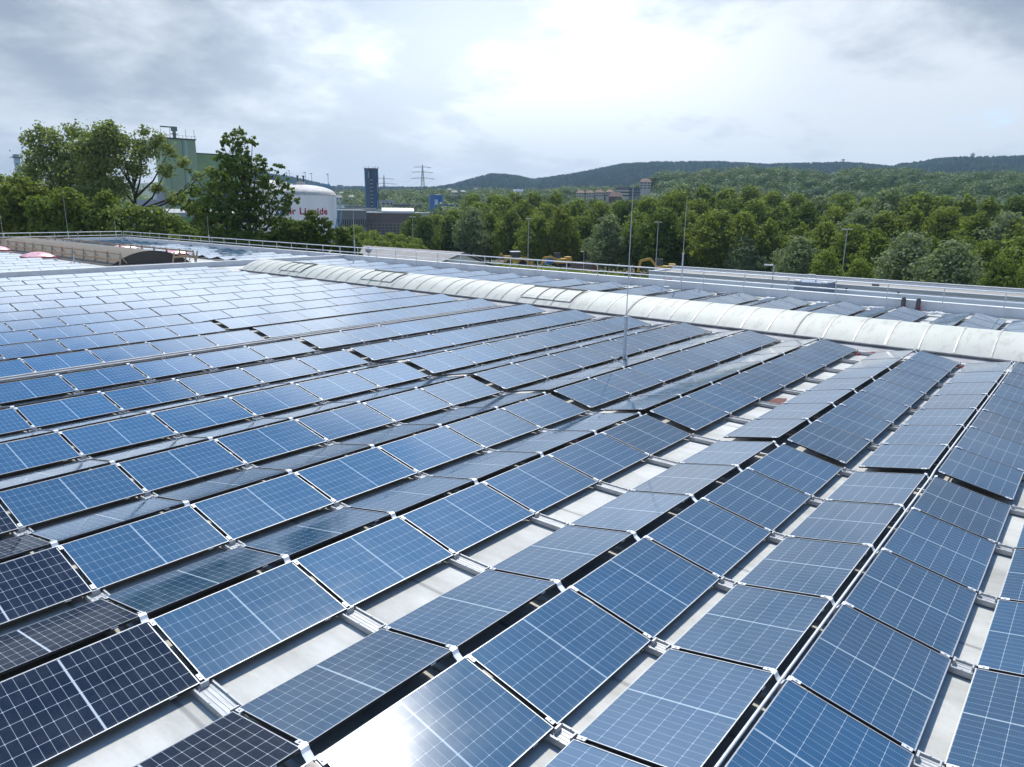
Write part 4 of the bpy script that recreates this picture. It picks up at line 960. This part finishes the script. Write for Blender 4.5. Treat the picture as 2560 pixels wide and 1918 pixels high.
for i in range(14):
    m = MB(); m.box(-w_ / 2 + .6 + i * w_ / 14.3, -w_ / 2 + .6 + i * w_ / 14.3 + .55, -.06, -.003, H * .42, H * .7); m.build('window', M_DKGL, g)
m = MB(); m.box(-w_ / 2 + 1, -w_ / 2 + 4.5, -.08, -.004, 0, 3.2); m.build('gate', M_DKGL, g)
g, w_, H = hall('works_hall', 905, 1045, 534, 590, 345, 26, M_BRICK, M_LROOF, 'reddish works hall behind steel pipe racks under a barrel roof', 'hall', 0)
m = MB()
for i in range(16): xx = -w_ / 2 + 1 + i * w_ / 16.2; m.box(xx, xx + .22, -6, -5.8, 0, 6.5); m.box(xx, xx + .22, -6, -.1, 6.3, 6.5)
for z in (2.4, 3.6, 4.9, 6.5): m.box(-w_ / 2, w_ / 2, -6.1, -5.85, z, z + .2)
m.build('pipe_rack', simple('rack_steel', (.26, .27, .25), .6), g)
m = MB(); xs0, xs1 = (955 - 975) * 345 / CF, (1032 - 975) * 345 / CF; AA = [(0, 9 - 8 * math.cos(t), H + .5 + 2.1 * math.sin(t)) for t in np.linspace(0, PI, 14)]
V = [(xs1, b, c) for a, b, c in AA] + [(xs0, b, c) for a, b, c in AA]; m.add(V, [(i, i + 1, i + 15, i + 14) for i in range(13)], 0, True); m.add(V[:14], [tuple(range(14))], 0); m.build('barrel_roof', simple('white_sheet', (.55, .53, .49), .5), g)
for (px0, px1, yt, D, mt_, lab) in [(835, 935, 524, 400, M_GREYW, 'low grey hall with flat green roof edge behind the works hall'), (905, 950, 528, 430, M_BRICK, 'red brick block at the foot of the blue tower'), (955, 985, 503, 560, M_GREYW, 'small pale office block right of the blue tower'), (985, 1052, 512, 540, M_BRICK, 'long low brown office block behind the pylon'),
        (1105, 1200, 516, 420, M_LROOF, 'long pale hall with a blue fascia right of the blue silo'), (1040, 1110, 536, 400, M_GREYW, 'low grey hall under the blue silo'), (845, 870, 512, 520, M_CAP, 'small white house in front of the valley trees left of the blue tower'), (868, 915, 517, 480, simple('green_shed', (.05, .15, .11), .6), 'dark green shed left of the blue tower')]:
    g, w_, H = hall('office_block' if 'office' in lab else 'hall_building', px0, px1, yt, 0, D, 18, mt_, M_BLUEB if 'fascia' in lab else M_LROOF, lab, 'building', random.uniform(-4, 4), .8)
    if w_ > 9 and 'green' not in lab:
        for i in range(int(w_ / 3)):
            m = MB(); m.box(-w_ / 2 + .8 + i * 3, -w_ / 2 + 2.6 + i * 3, -.05, -.003, H - 2.6, H - 1.2); m.build('window', M_DKGL, g)
x, y = azat(1295, 500); g = empty('white_column', (x, y, GZ)); H = zat(1295, 474, 500) - GZ
m = MB(); m.lathe((0, 0, 0), [(2.3, 0), (2.3, H - 1.6)], 20); m.build('shaft', M_CAP, g); m = MB(); m.lathe((0, 0, 0), [(3.2, H - 1.6), (3.2, H), (.1, H + .1)], 20); m.build('head', M_CAP, g); tag(g, 'white column rising out of the treetops left of centre', 'column')

# gable roofed building and the long white building
g = empty('gable_building', (76.5, 68.7, GZ)); rz_, ez = -2.0 - GZ, -4.75 - GZ; gm = MT('roof_felt'); n1 = gm.noise(.4, 5, .6); gm.p(Base_Color=gm.mix(gm.mr(n1, .3, .7), (.20, .19, .175), (.27, .255, .235)), Roughness=.8)
m = MB(); w2 = 15.; z_e = rz_ - 3.6
m.add([(0, -.6, rz_), (0, 62, rz_), (-w2, 62, z_e), (-w2, -.6, z_e)], [(0, 1, 2, 3)]); m.add([(0, -.6, rz_), (0, 62, rz_), (9, 62, ez - .1), (9, -.6, ez - .1)], [(3, 2, 1, 0)])
m.add([(0, -.6, rz_ - .25), (0, 62, rz_ - .25), (-w2, 62, z_e - .25), (-w2, -.6, z_e - .25)], [(0, 1, 2, 3)]); m.add([(0, -.6, rz_), (-w2, -.6, z_e), (-w2, -.6, z_e - .25), (0, -.6, rz_ - .25)], [(0, 1, 2, 3)]); m.add([(0, -.6, rz_), (9, -.6, ez - .1), (9, -.6, ez - .35), (0, -.6, rz_ - .25)], [(0, 1, 2, 3)])
m.build('roof', gm.m, g)
m = MB(); m.add([(-w2 + .3, 0, 0), (8.7, 0, 0), (8.7, 0, ez - .35), (0, 0, rz_ - .26), (-w2 + .3, 0, z_e - .26)], [(0, 1, 2, 3, 4)]); m.box(8.4, 8.7, .01, 61, 0, ez - .4); m.box(-w2 + .3, -w2 + .6, .01, 61, 0, z_e - .3); m.build('wall', simple('white_render', (.80, .83, .86), .6, 0, .05, .6), g)
m = MB(); m.box(-.2, .9, -.06, -.003, rz_ - 2.2, rz_ - 1.2); m.build('window', M_CAP, g)
def roofz(xl): return rz_ + (z_e - rz_) * (-xl / w2)
m = MB(); m.box(-10.6, -9.2, 6.5, 8.2, roofz(-9.9) - .4, roofz(-9.9) + 1.5); m.build('ventilator', simple('vent_blue_grey', (.16, .22, .26), .5), g)
m = MB(); m.tube([(-11., 8.4, roofz(-11) - .2), (-11., 8.4, roofz(-11) + 2.4)], .07, 6); m.lathe((-11., 8.4, roofz(-11) + 2.4), [(.05, 0), (.45, .35), (.5, .7), (.1, 1.1)], 12); m.build('vent_cowl', M_ALUM, g)
m = MB(); m.box(-14.5, -11, 1.0, 9.5, roofz(-12.8) - .6, roofz(-12.8) + .25); m.build('roof_well', M_DARK, g)
tag(g, 'low building with brown gable roof and white gable wall beyond the parapet', 'building')

g = empty('long_white_building', (62., -40., GZ)); TOP = -1.5 - GZ
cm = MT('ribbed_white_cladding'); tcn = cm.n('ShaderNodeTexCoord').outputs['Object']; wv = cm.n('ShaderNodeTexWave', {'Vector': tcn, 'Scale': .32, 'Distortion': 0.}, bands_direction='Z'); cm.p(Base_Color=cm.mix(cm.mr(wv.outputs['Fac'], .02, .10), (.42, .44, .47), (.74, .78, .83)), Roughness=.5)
m = MB(); m.box(0, .3, 0, 68.6, 0, TOP - .02); m.box(.3, 4.6, 68.3, 68.6, 0, TOP - .04); m.box(4.3, 4.6, 0, 68.25, 0, TOP + .26); m.build('wall', cm.m, g)
m = MB(); m.box(.31, 4.29, 0, 68.28, TOP - .2, TOP - .06); m.build('roof', simple('beige_roof', (.27, .25, .21), .8, 0, .15, .3), g)
m = MB(); m.box(-.08, .38, -.05, 68.7, TOP - .01, TOP + .09); m.box(4.2, 4.7, -.05, 68.7, TOP + .265, TOP + .33); m.box(.4, 4.18, 68.2, 68.7, TOP - .03, TOP + .06); m.build('coping', M_GREYW, g)
m = MB(); m.box(-.05, -.004, 64.1, 67.4, TOP - 1.25, TOP - .35); m.build('sign_board', M_CAP, g)
m = MB()
for i in range(6): m.box(-.06, -.052, 66.0 + i * .17, 66.12 + i * .17, TOP - .85, TOP - .62)
for i in range(6): m.box(-.06, -.052, 64.6 + i * .2, 64.7 + i * .2, TOP - .82, TOP - .68, 1)
m.build('sign_lettering', [simple('sign_red', (.5, .03, .03), .5), simple('sign_blue', (.05, .1, .4), .5)], g)
m = MB(); m.box(-2.6, -.09, 50.6, 53.2, TOP - 3.3, TOP + .28); m.build('plant_box', simple('steel_blue_sheet', (.22, .27, .34), .5), g)
m = MB(); m.box(-2.65, -2.0, 52.8, 53.25, TOP + .285, TOP + .4); m.box(-2.65, -2.0, 50.55, 51.0, TOP + .285, TOP + .4); m.build('box_lugs', M_CAP, g)
m = MB(); m.box(1.5, 1.9, 47.6, 48.1, TOP - .055, TOP + .3); m.build('brick_chimney', M_BRICK, g)
for yy, zz_ in ((49.6, -.15), (45.6, -.2)):
    m = MB(); m.box(-.15, -.004, yy, yy + .14, TOP - .42, TOP - .2); m.build('wall_lamp', M_DARK, g)
tag(g, 'long flat roofed white building with ribbed cladding behind the right guard rail', 'building')

# ------------------------------------------------------------------ yard: plants, fence, machines, lamps
m = MB(); pp = [azat(1150, 172), azat(1720, 172), azat(1720, 95), azat(1150, 110)]
m.add([(a, b, GZ + .004) for a, b in pp], [(3, 2, 1, 0)]); tag(m.build('yard', M_DIRT), kind='structure')
def WY(px): return 664 + (px - 1210) * .092
C = []
for px in np.arange(1210, 1645, 2.2):
    D = 128 - (px - 1210) * .02 + random.uniform(-3, 3); x, y = azat(px, D); hh = random.uniform(.25, .8) * (1.9 if math.sin(px * .07) > .8 else 1)
    c = rng.normal(size=(26, 3)) * np.array([.5, .5, .3]) * hh + np.array([x, y, zat(px, WY(px), D) + hh * .3]); C.append(c)
C = np.concatenate(C); V_, F_ = quads(C, .17, .5)
bank0 = [azat(px, 128 - (px - 1210) * .02) for px in (1200, 1650)]
tag(npmesh('bank_plants', V_, F4=F_, mats=[M_LFY]), 'light green weeds growing along the top of the bank behind the parapet', 'weeds', kind='stuff')
m = MB(); (ax, ay), (bx, by) = azat(1180, 130), azat(1650, 121); (cx, cy), (dx, dy) = azat(1650, 104), azat(1180, 112); (ex, ey), (fx, fy) = azat(1180, 134), azat(1650, 126)
m.add([(ax, ay, zat(1180, WY(1180) + 3, 130)), (bx, by, zat(1650, WY(1650) + 3, 121)), (cx, cy, -9.55), (dx, dy, -9.55), (ex, ey, -9.55), (fx, fy, -9.55)], [(3, 2, 1, 0), (0, 1, 5, 4), (0, 4, 3), (1, 2, 5)])
tag(m.build('bank', simple('bank_soil', (.10, .10, .05), .95, 0, .4, .4)), kind='structure')
FZ0, FZ1 = zat(1240, WY(1240) + 4, 122), zat(1640, WY(1640) + 4, 116)
g = empty('post_fence', (*azat(1240, 122), FZ0)); p0 = Vector((*azat(1240, 122), 0)); p1 = Vector((*azat(1640, 116), 0)); n = 30
for i in range(n):
    q = (p1 - p0) * (i / (n - 1)); m = MB(); m.box(q.x - .06, q.x + .06, q.y - .06, q.y + .06, -1.0 + (FZ1 - FZ0) * i / (n - 1), .55 + (FZ1 - FZ0) * i / (n - 1)); m.build('post', simple('rusty_post', (.13, .045, .03), .8) if i == 0 else bpy.data.materials['rusty_post'], g)
d = p1 - p0; m = MB(); m.beam((0, 0, .35), (d.x, d.y, .35 + FZ1 - FZ0), .06, .07); m.build('rail', simple('fence_rail', (.25, .22, .2), .8), g); tag(g, 'low fence of rust brown posts along the weedy bank', 'fence')

M_YEL = simple('machine_yellow', (.48, .31, .06), .5, 0, .15, 2); M_TRK = simple('track_black', (.02, .02, .02), .8); M_CABG = simple('cab_glass', (.06, .08, .09), .15)
def wheel(m_, x, y, r, w_):
    m_.tube([(x, y - w_ / 2, r), (x, y + w_ / 2, r)], r, 16)
def base_z(px, py, D): return zat(px, py, D)
D = 154; x, y = azat(1290, D); zb = zat(1290, 667, D); g = empty('wheel_loader', (x, y, zb), (0, 0, facing(1290) + R(15)))
m = MB(); m.box(-2.2, 1.2, -.9, .9, .9, 1.9); m.box(-2.4, -1, -.8, .8, 1.9, 2.3); m.build('body', M_YEL, g)
for xx in (-1.5, 1.3):
    for yy in (-1, 1): m = MB(); wheel(m, xx, yy, .75, .5); m.build('wheel', M_TRK, g)
m = MB(); m.box(-.9, .7, -.7, .7, 1.9, 3.1); m.build('cab', M_CABG, g); m = MB(); m.box(-1.1, 1.0, -.85, .85, 3.1, 3.25); m.build('cab_roof', M_CAP, g)
m = MB(); m.beam((1.0, -.5, 1.6), (2.8, -.5, 1.2), .2, .3); m.beam((1.0, .5, 1.6), (2.8, .5, 1.2), .2, .3); m.beam((1.2, 0, 1.9), (2.6, 0, 1.9), .2); m.beam((2.6, 0, 1.9), (3.4, 0, .9), .2); m.build('loader_arm', M_YEL, g)
m = MB(); m.add([(3.0, -1.2, .3), (3.0, 1.2, .3), (3.9, 1.2, .2), (3.9, -1.2, .2), (2.9, -1.2, 1.3), (2.9, 1.2, 1.3), (3.5, 1.2, 1.4), (3.5, -1.2, 1.4)], [(0, 1, 2, 3), (0, 1, 5, 4), (0, 3, 7, 4), (1, 2, 6, 5)]); m.build('bucket', M_YEL, g)
m = MB(); m.beam((-2.3, 0, 1.8), (-3.2, 0, 2.9), .25); m.beam((-3.2, 0, 2.9), (-3.7, 0, 1.0), .22); m.build('backhoe_arm', M_YEL, g)
tag(g, 'yellow wheel loader with white cab roof on the yard, leftmost machine', 'wheel loader')
D = 153; x, y = azat(1380, D); zb = zat(1380, 664, D); g = empty('skip_container', (x, y, zb), (0, 0, facing(1380) + R(5))); m = MB(); kk = D / CF
m.box(-11 * kk, 11 * kk, 0, 2.3, 0, 18 * kk); m.build('box', simple('container_blue', (.04, .20, .50), .5, 0, .1, 1), g)
m = MB()
for i in range(9): m.box(-11 * kk + .05 + i * .24, -11 * kk + .11 + i * .24, -.05, -.003, .1, 18 * kk - .1)
m.build('ribs', simple('container_rib', (.03, .16, .42), .5), g); tag(g, 'bright blue steel container beside the yellow excavator', 'container')
def excavator(px, py, D, rot, label, armup, s=1.):
    x, y = azat(px, D); g = empty('excavator', (x, y, zat(px, py, D)), (0, 0, facing(px) + rot)); g.scale = (s, s, s)
    m = MB()
    for yy in (-1.0, 1.0):
        m.box(-1.7, 1.7, yy - .28, yy + .28, .05, .75)
        for xx in (-1.6, 1.6): m.tube([(xx, yy - .28, .4), (xx, yy + .28, .4)], .38, 12)
    m.build('tracks', M_TRK, g)
    m = MB(); m.box(-1.9, 1.5, -1.2, 1.2, .85, 1.9); m.box(-2.2, -1.0, -1.15, 1.15, 1.2, 2.3); m.build('body', M_YEL, g)
    m = MB(); m.box(.2, 1.5, -1.15, -.1, 1.9, 3.0); m.build('cab', M_CABG, g); m = MB(); m.box(.1, 1.6, -1.2, -.05, 3.0, 3.15); m.build('cab_roof', M_DARK, g)
    m = MB(); P = [(1.3, .3, 1.7), (2.6, .3, 1.7 + armup), (4.4, .3, 1.6 + armup * .8), (4.9, .3, .6)]
    for a, b in zip(P, P[1:]): m.beam(a, b, .35, .45)
    m.build('boom', M_YEL, g)
    m = MB(); m.add([(4.6, -.2, .6), (4.6, .8, .6), (5.3, .8, .1), (5.3, -.2, .1), (4.3, -.2, -.1), (4.3, .8, -.1)], [(0, 1, 2, 3), (0, 1, 5, 4), (4, 5, 2, 3)]); m.build('bucket', M_DARK, g); tag(g, label, 'excavator')
excavator(1407, 667, 152, R(200), 'yellow excavator with dark cab beside the blue container', .6, .9)
excavator(1668, 690, 142, R(185), 'yellow excavator with raised boom left of the long white building', 1.5, 1.)
x, y = azat(1465, 160); zb = zat(1465, 675, 160); g = empty('skip_container', (x, y, zb), (0, 0, facing(1465))); m = MB(); m.box(-2.9, 1.9, 0, 2.2, 0, 1.6); m.build('box', simple('grey_brown_skip', (.16, .13, .11), .8), g)
m = MB(); m.add([(1.92, 0, 0), (3.2, 0, 0), (1.92, 0, 1.6), (1.92, 2.2, 0), (3.2, 2.2, 0), (1.92, 2.2, 1.6)], [(0, 1, 2), (1, 4, 5, 2), (3, 5, 4)]); m.build('rusty_end', simple('rust_end', (.20, .08, .04), .9), g); tag(g, 'low grey brown skip with a rusty sloping end', 'container')

def lamp(px, ytop, ybot, D, label, double=True, group='street lamps'):
    x, y = azat(px, D); z1 = zat(px, ytop, D); z0 = zat(px, ybot, D) if ybot else GZ
    z0 = min(z0, GZ) if ybot is None else z0
    g = empty('street_lamp', (x, y, GZ), (0, 0, facing(px))); H = z1 - GZ; m = MB(); m.tube([(0, 0, 0), (0, 0, H * .5), (0, 0, H)], [.085, .07, .05], 8); m.build('pole', M_GREYW, g)
    for s_ in ((-1, 1) if double else (-1,)): m = MB(); m.box(*sorted((s_ * .05, s_ * .7)), -.13, .13, H - .02, H + .09); m.build('lamp_head', M_ALUM, g)
    tag(g, label, 'street lamp', group)
lamp(1322, 547, 660, 145, 'double headed street lamp in front of the wood behind the yellow loader')
lamp(1648, 556, 690, 138, 'double headed street lamp left of the long white building')
lamp(2125, 574, 700, 118, 'double headed street lamp above the yellow green young tree')
lamp(1464, 630, 672, 150, 'small single headed street lamp by the rusty skip', False)
lamp(1949, 665, 700, 58, 'short dark street lamp in front of the long white building', False)
lamp(2060, 690, 700, 66, 'shortest street lamp at the right behind the guard rail', False)
lamp(1031, 543, 640, 150, 'street lamp at the right end of the light green shrubs', True)

# ------------------------------------------------------------------ pylons
def pylon(px, ytop, D, label, arms=(.93, .80, .64), aw=(11, 13, 15)):
    x, y = azat(px, D); z0 = float(hgt(np.array([az_of(px)]), np.array([float(D)]))[0]) - 1 if D > 430 else GZ; H = zat(px, ytop, D) - z0; g = empty('power_pylon', (x, y, z0), (0, 0, facing(px) + R(12))); s0 = H * .065
    m = MB(); wd = .34 * D / 900
    def half(t): return s0 * (1 - t) ** 1.2 + .5 * (1 - t) + .25
    lv = [0, .12, .24, .35, .45, .54, .62, .70, .78, .86, .93, 1.]
    for a, b in zip(lv, lv[1:]):
        ha, hb = half(a), half(b)
        for sx in (-1, 1):
            for sy in (-1, 1): m.beam((sx * ha, sy * ha, a * H), (sx * hb, sy * hb, b * H), wd)
        for sy in (-1, 1):
            m.beam((-ha, sy * ha, a * H), (hb, sy * hb, b * H), wd * .6); m.beam((ha, sy * ha, a * H), (-hb, sy * hb, b * H), wd * .6)
    m.build('lattice_mast', simple('pylon_steel', (.17, .19, .20), .6) if 'pylon_steel' not in bpy.data.materials else bpy.data.materials['pylon_steel'], g)
    for t, w_ in zip(arms, aw):
        m = MB(); w_ = w_ * D / 900
        for s_ in (-1, 1): m.beam((0, 0, t * H + 1.6), (s_ * w_, 0, t * H), wd * .8); m.beam((0, 0, t * H), (s_ * w_, 0, t * H), wd * .9)
        m.build('cross_arm', bpy.data.materials['pylon_steel'], g)
    tag(g, label, 'power pylon', 'power pylons'); return (x, y, z0, H, facing(px) + R(12))
P1 = pylon(1058, 412, 850, 'large lattice power pylon with three cross arms above the blue silo'); P2 = pylon(962, 438, 1450, 'small distant power pylon right of the blue tower', (.88, .72, .58), (13, 16, 18))
def wires(A, B, label):
    m = MB()
    for t, w_ in ((.64, 13), (.80, 11), (.93, 9)):
        for s_ in (-1, 1):
            a = Vector((A[0] + math.cos(A[4]) * w_ * s_, A[1] + math.sin(A[4]) * w_ * s_, A[2] + A[3] * t)); b = Vector((B[0] + math.cos(B[4]) * w_ * s_, B[1] + math.sin(B[4]) * w_ * s_, B[2] + B[3] * t)); pts = []
            for i in range(11): u = i / 10; q = a.lerp(b, u); q.z -= 4 * u * (1 - u) * 12; pts.append(q)
            m.tube(pts, .06, 4, cap=False)
    tag(m.build('power_line', bpy.data.materials['pylon_steel']), label, 'power line')
wires(P1, P2, 'thin power lines hanging between the two pylons')

# radio masts, houses, spire
def mast(px, ytop, D, label, plat=(.55, .8)):
    az = az_of(px); x, y = azat(px, D); z0 = float(hgt(np.array([az]), np.array([float(D)]))[0]); H = zat(px, ytop, D) - z0; g = empty('radio_mast', (x, y, z0)); s_ = D / 2600
    m = MB(); m.tube([(0, 0, 0), (0, 0, H * .75), (0, 0, H)], [2.4 * s_, 1.7 * s_, .7 * s_], 8); m.build('shaft', M_GRYH, g); m = MB()
    for t in plat: m.tube([(0, 0, H * t), (0, 0, H * t + 3 * s_)], 6 * s_, 10)
    m.build('platform', M_GRYH, g); tag(g, label, 'radio mast')
mast(2094, 397, 2560, 'thin radio mast on the far ridge between the two right hilltops', (.8,)); mast(2411, 381, 2590, 'radio tower with platforms on the rightmost hilltop', (.6, .75)); mast(1889, 409, 2590, 'stubby lookout tower on the middle hilltop', (.85,))
M_RTILE = simple('red_tiles', (.13, .062, .045), .8, 0, .15, 1); M_HWALL = simple('cream_render', (.50, .47, .42), .8); M_HW2 = simple('grey_render', (.42, .43, .44), .8)
def house(px, ybase, D, wd, hh, label, wall, roof, flatr=False, rot=0, dp=9, nwin=3, fl=2, name='house'):
    x, y = azat(px, D); zb = zat(px, ybase, D); g = empty(name, (x, y, zb), (0, 0, facing(px) + R(rot))); m = MB(); m.box(-wd / 2, wd / 2, 0, dp, -6, hh); m.build('wall', wall, g); m = MB()
    if flatr: m.box(-wd / 2 - .3, wd / 2 + .3, -.3, dp + .3, hh + .01, hh + .6)
    else:
        h2 = hh + wd * .32; m.add([(-wd / 2 - .4, -.4, hh - .1), (wd / 2 + .4, -.4, hh - .1), (wd / 2 + .4, dp + .4, hh - .1), (-wd / 2 - .4, dp + .4, hh - .1), (-wd * .32, dp / 2, h2), (wd * .32, dp / 2, h2)], [(0, 1, 5, 4), (1, 2, 5), (2, 3, 4, 5), (3, 0, 4), (3, 2, 1, 0)])
    m.build('roof', roof, g)
    for f_ in range(fl):
        for i in range(nwin):
            xx = -wd / 2 + wd * (i + .5) / nwin; zz_ = hh * (f_ + .35) / fl; m = MB(); m.box(xx - wd * .12, xx + wd * .12, -.08, -.004, zz_, zz_ + hh / fl * .45); m.build('window', M_DKGL, g)
    tag(g, label, 'house' if name == 'house' else 'building', 'houses on the hillside' if name == 'house' else None)
for i, (px, yb, D, wd) in enumerate([(1449, 494, 690, 8.5), (1474, 494, 690, 8.5), (1499, 493, 690, 8.5), (1522, 492, 700, 8)]):
    house(px, yb, D, wd * .85, 4.3, f'cream house with red tiled roof on the hillside, {ORD[i]} from the left', M_HWALL, M_RTILE, rot=(-8, 5, 12, -5)[i])
house(1538, 503, 660, 12, 4, 'reddish low house in front of the grey flats', M_RTILE, M_RTILE)
house(1553, 494, 700, 13, 9, 'grey flat roofed block of flats left of the thin mast, the lighter one', M_HWALL, M_DKGL, True, name='apartment_block', nwin=4, fl=3); house(1584, 492, 705, 11, 7.5, 'grey flat roofed block of flats, the darker right one', M_GRYH, M_DKGL, True, name='apartment_block', nwin=4, fl=3)
house(1610, 474, 760, 11, 7.4, 'large red roofed brick house standing highest on the hillside', M_HWALL, M_RTILE, name='villa', nwin=3, fl=3, dp=11)
m = None; x, y = azat(1125, 700)
for i, (px, yb, D, wd) in enumerate([(1124, 481, 820, 5), (1136, 488, 700, 6), (1158, 486, 760, 5), (1190, 477, 1300, 9), (848, 502, 640, 6), (880, 500, 660, 5), (855, 489, 800, 4)]):
    house(px, yb, D, wd, 2.6, ['small white house low in the valley, left of the far white houses', 'white low house above the blue silo', 'white house hidden among trees right of the pylon', 'tiny white house on the far hillside left of the first hilltop', 'white house at the right edge of the storage tank', 'small pale house left of the blue tower', 'tiny pale house above the valley trees left of the blue tower'][i], M_HWALL, M_GRYH, nwin=2, fl=1, dp=6)
x, y = azat(1985, 640); zt = zat(1985, 464, 640); g = empty('church_spire', (x, y, zt - 22)); m = MB(); m.box(-2.3, 2.3, -2.3, 2.3, -4, 12); m.build('tower', M_HW2, g)
m = MB(); m.add([(-2.5, -2.5, 12.01), (2.5, -2.5, 12.01), (2.5, 2.5, 12.01), (-2.5, 2.5, 12.01), (0, 0, 22)], [(0, 1, 4), (1, 2, 4), (2, 3, 4), (3, 0, 4), (3, 2, 1, 0)]); m.build('spire', simple('verdigris_copper', (.22, .45, .42), .6), g); tag(g, 'pale green copper church spire poking out of the trees at right', 'church')
x, y = azat(853, 1500); z0 = float(hgt(np.array([az_of(853)]), np.array([1500.]))[0]); g = empty('water_tower', (x, y, z0)); H = zat(853, 463, 1500) - z0
m = MB(); m.lathe((0, 0, 0), [(4.5, 0), (4.5, H * .5), (6.5, H * .55), (6.5, H), (.1, H + .5)], 16); m.build('tower', M_GRYH, g); tag(g, 'small grey tower on the horizon right of the storage tank', 'tower')

# ------------------------------------------------------------------ haze
HAZE = True
if HAZE:
    m = MB(); m.box(-1500, 4200, -2200, 4200, GZ - 8, 290); hz = m.build('haze', None) if False else None
    me = bpy.data.meshes.new('haze'); me.from_pydata(m.v, [], m.f); hz = link(bpy.data.objects.new('haze', me)); mm = bpy.data.materials.new('haze'); mm.use_nodes = True; t = mm.node_tree
    t.nodes.remove(t.nodes['Principled BSDF']); pv = t.nodes.new('ShaderNodeVolumePrincipled'); pv.inputs['Color'].default_value = (.52, .74, 1, 1); pv.inputs['Density'].default_value = .00010; pv.inputs['Anisotropy'].default_value = .3
    t.links.new(pv.outputs[0], t.nodes['Material Output'].inputs['Volume']); me.materials.append(mm); tag(hz, 'thin bluish haze', 'haze', kind='stuff')
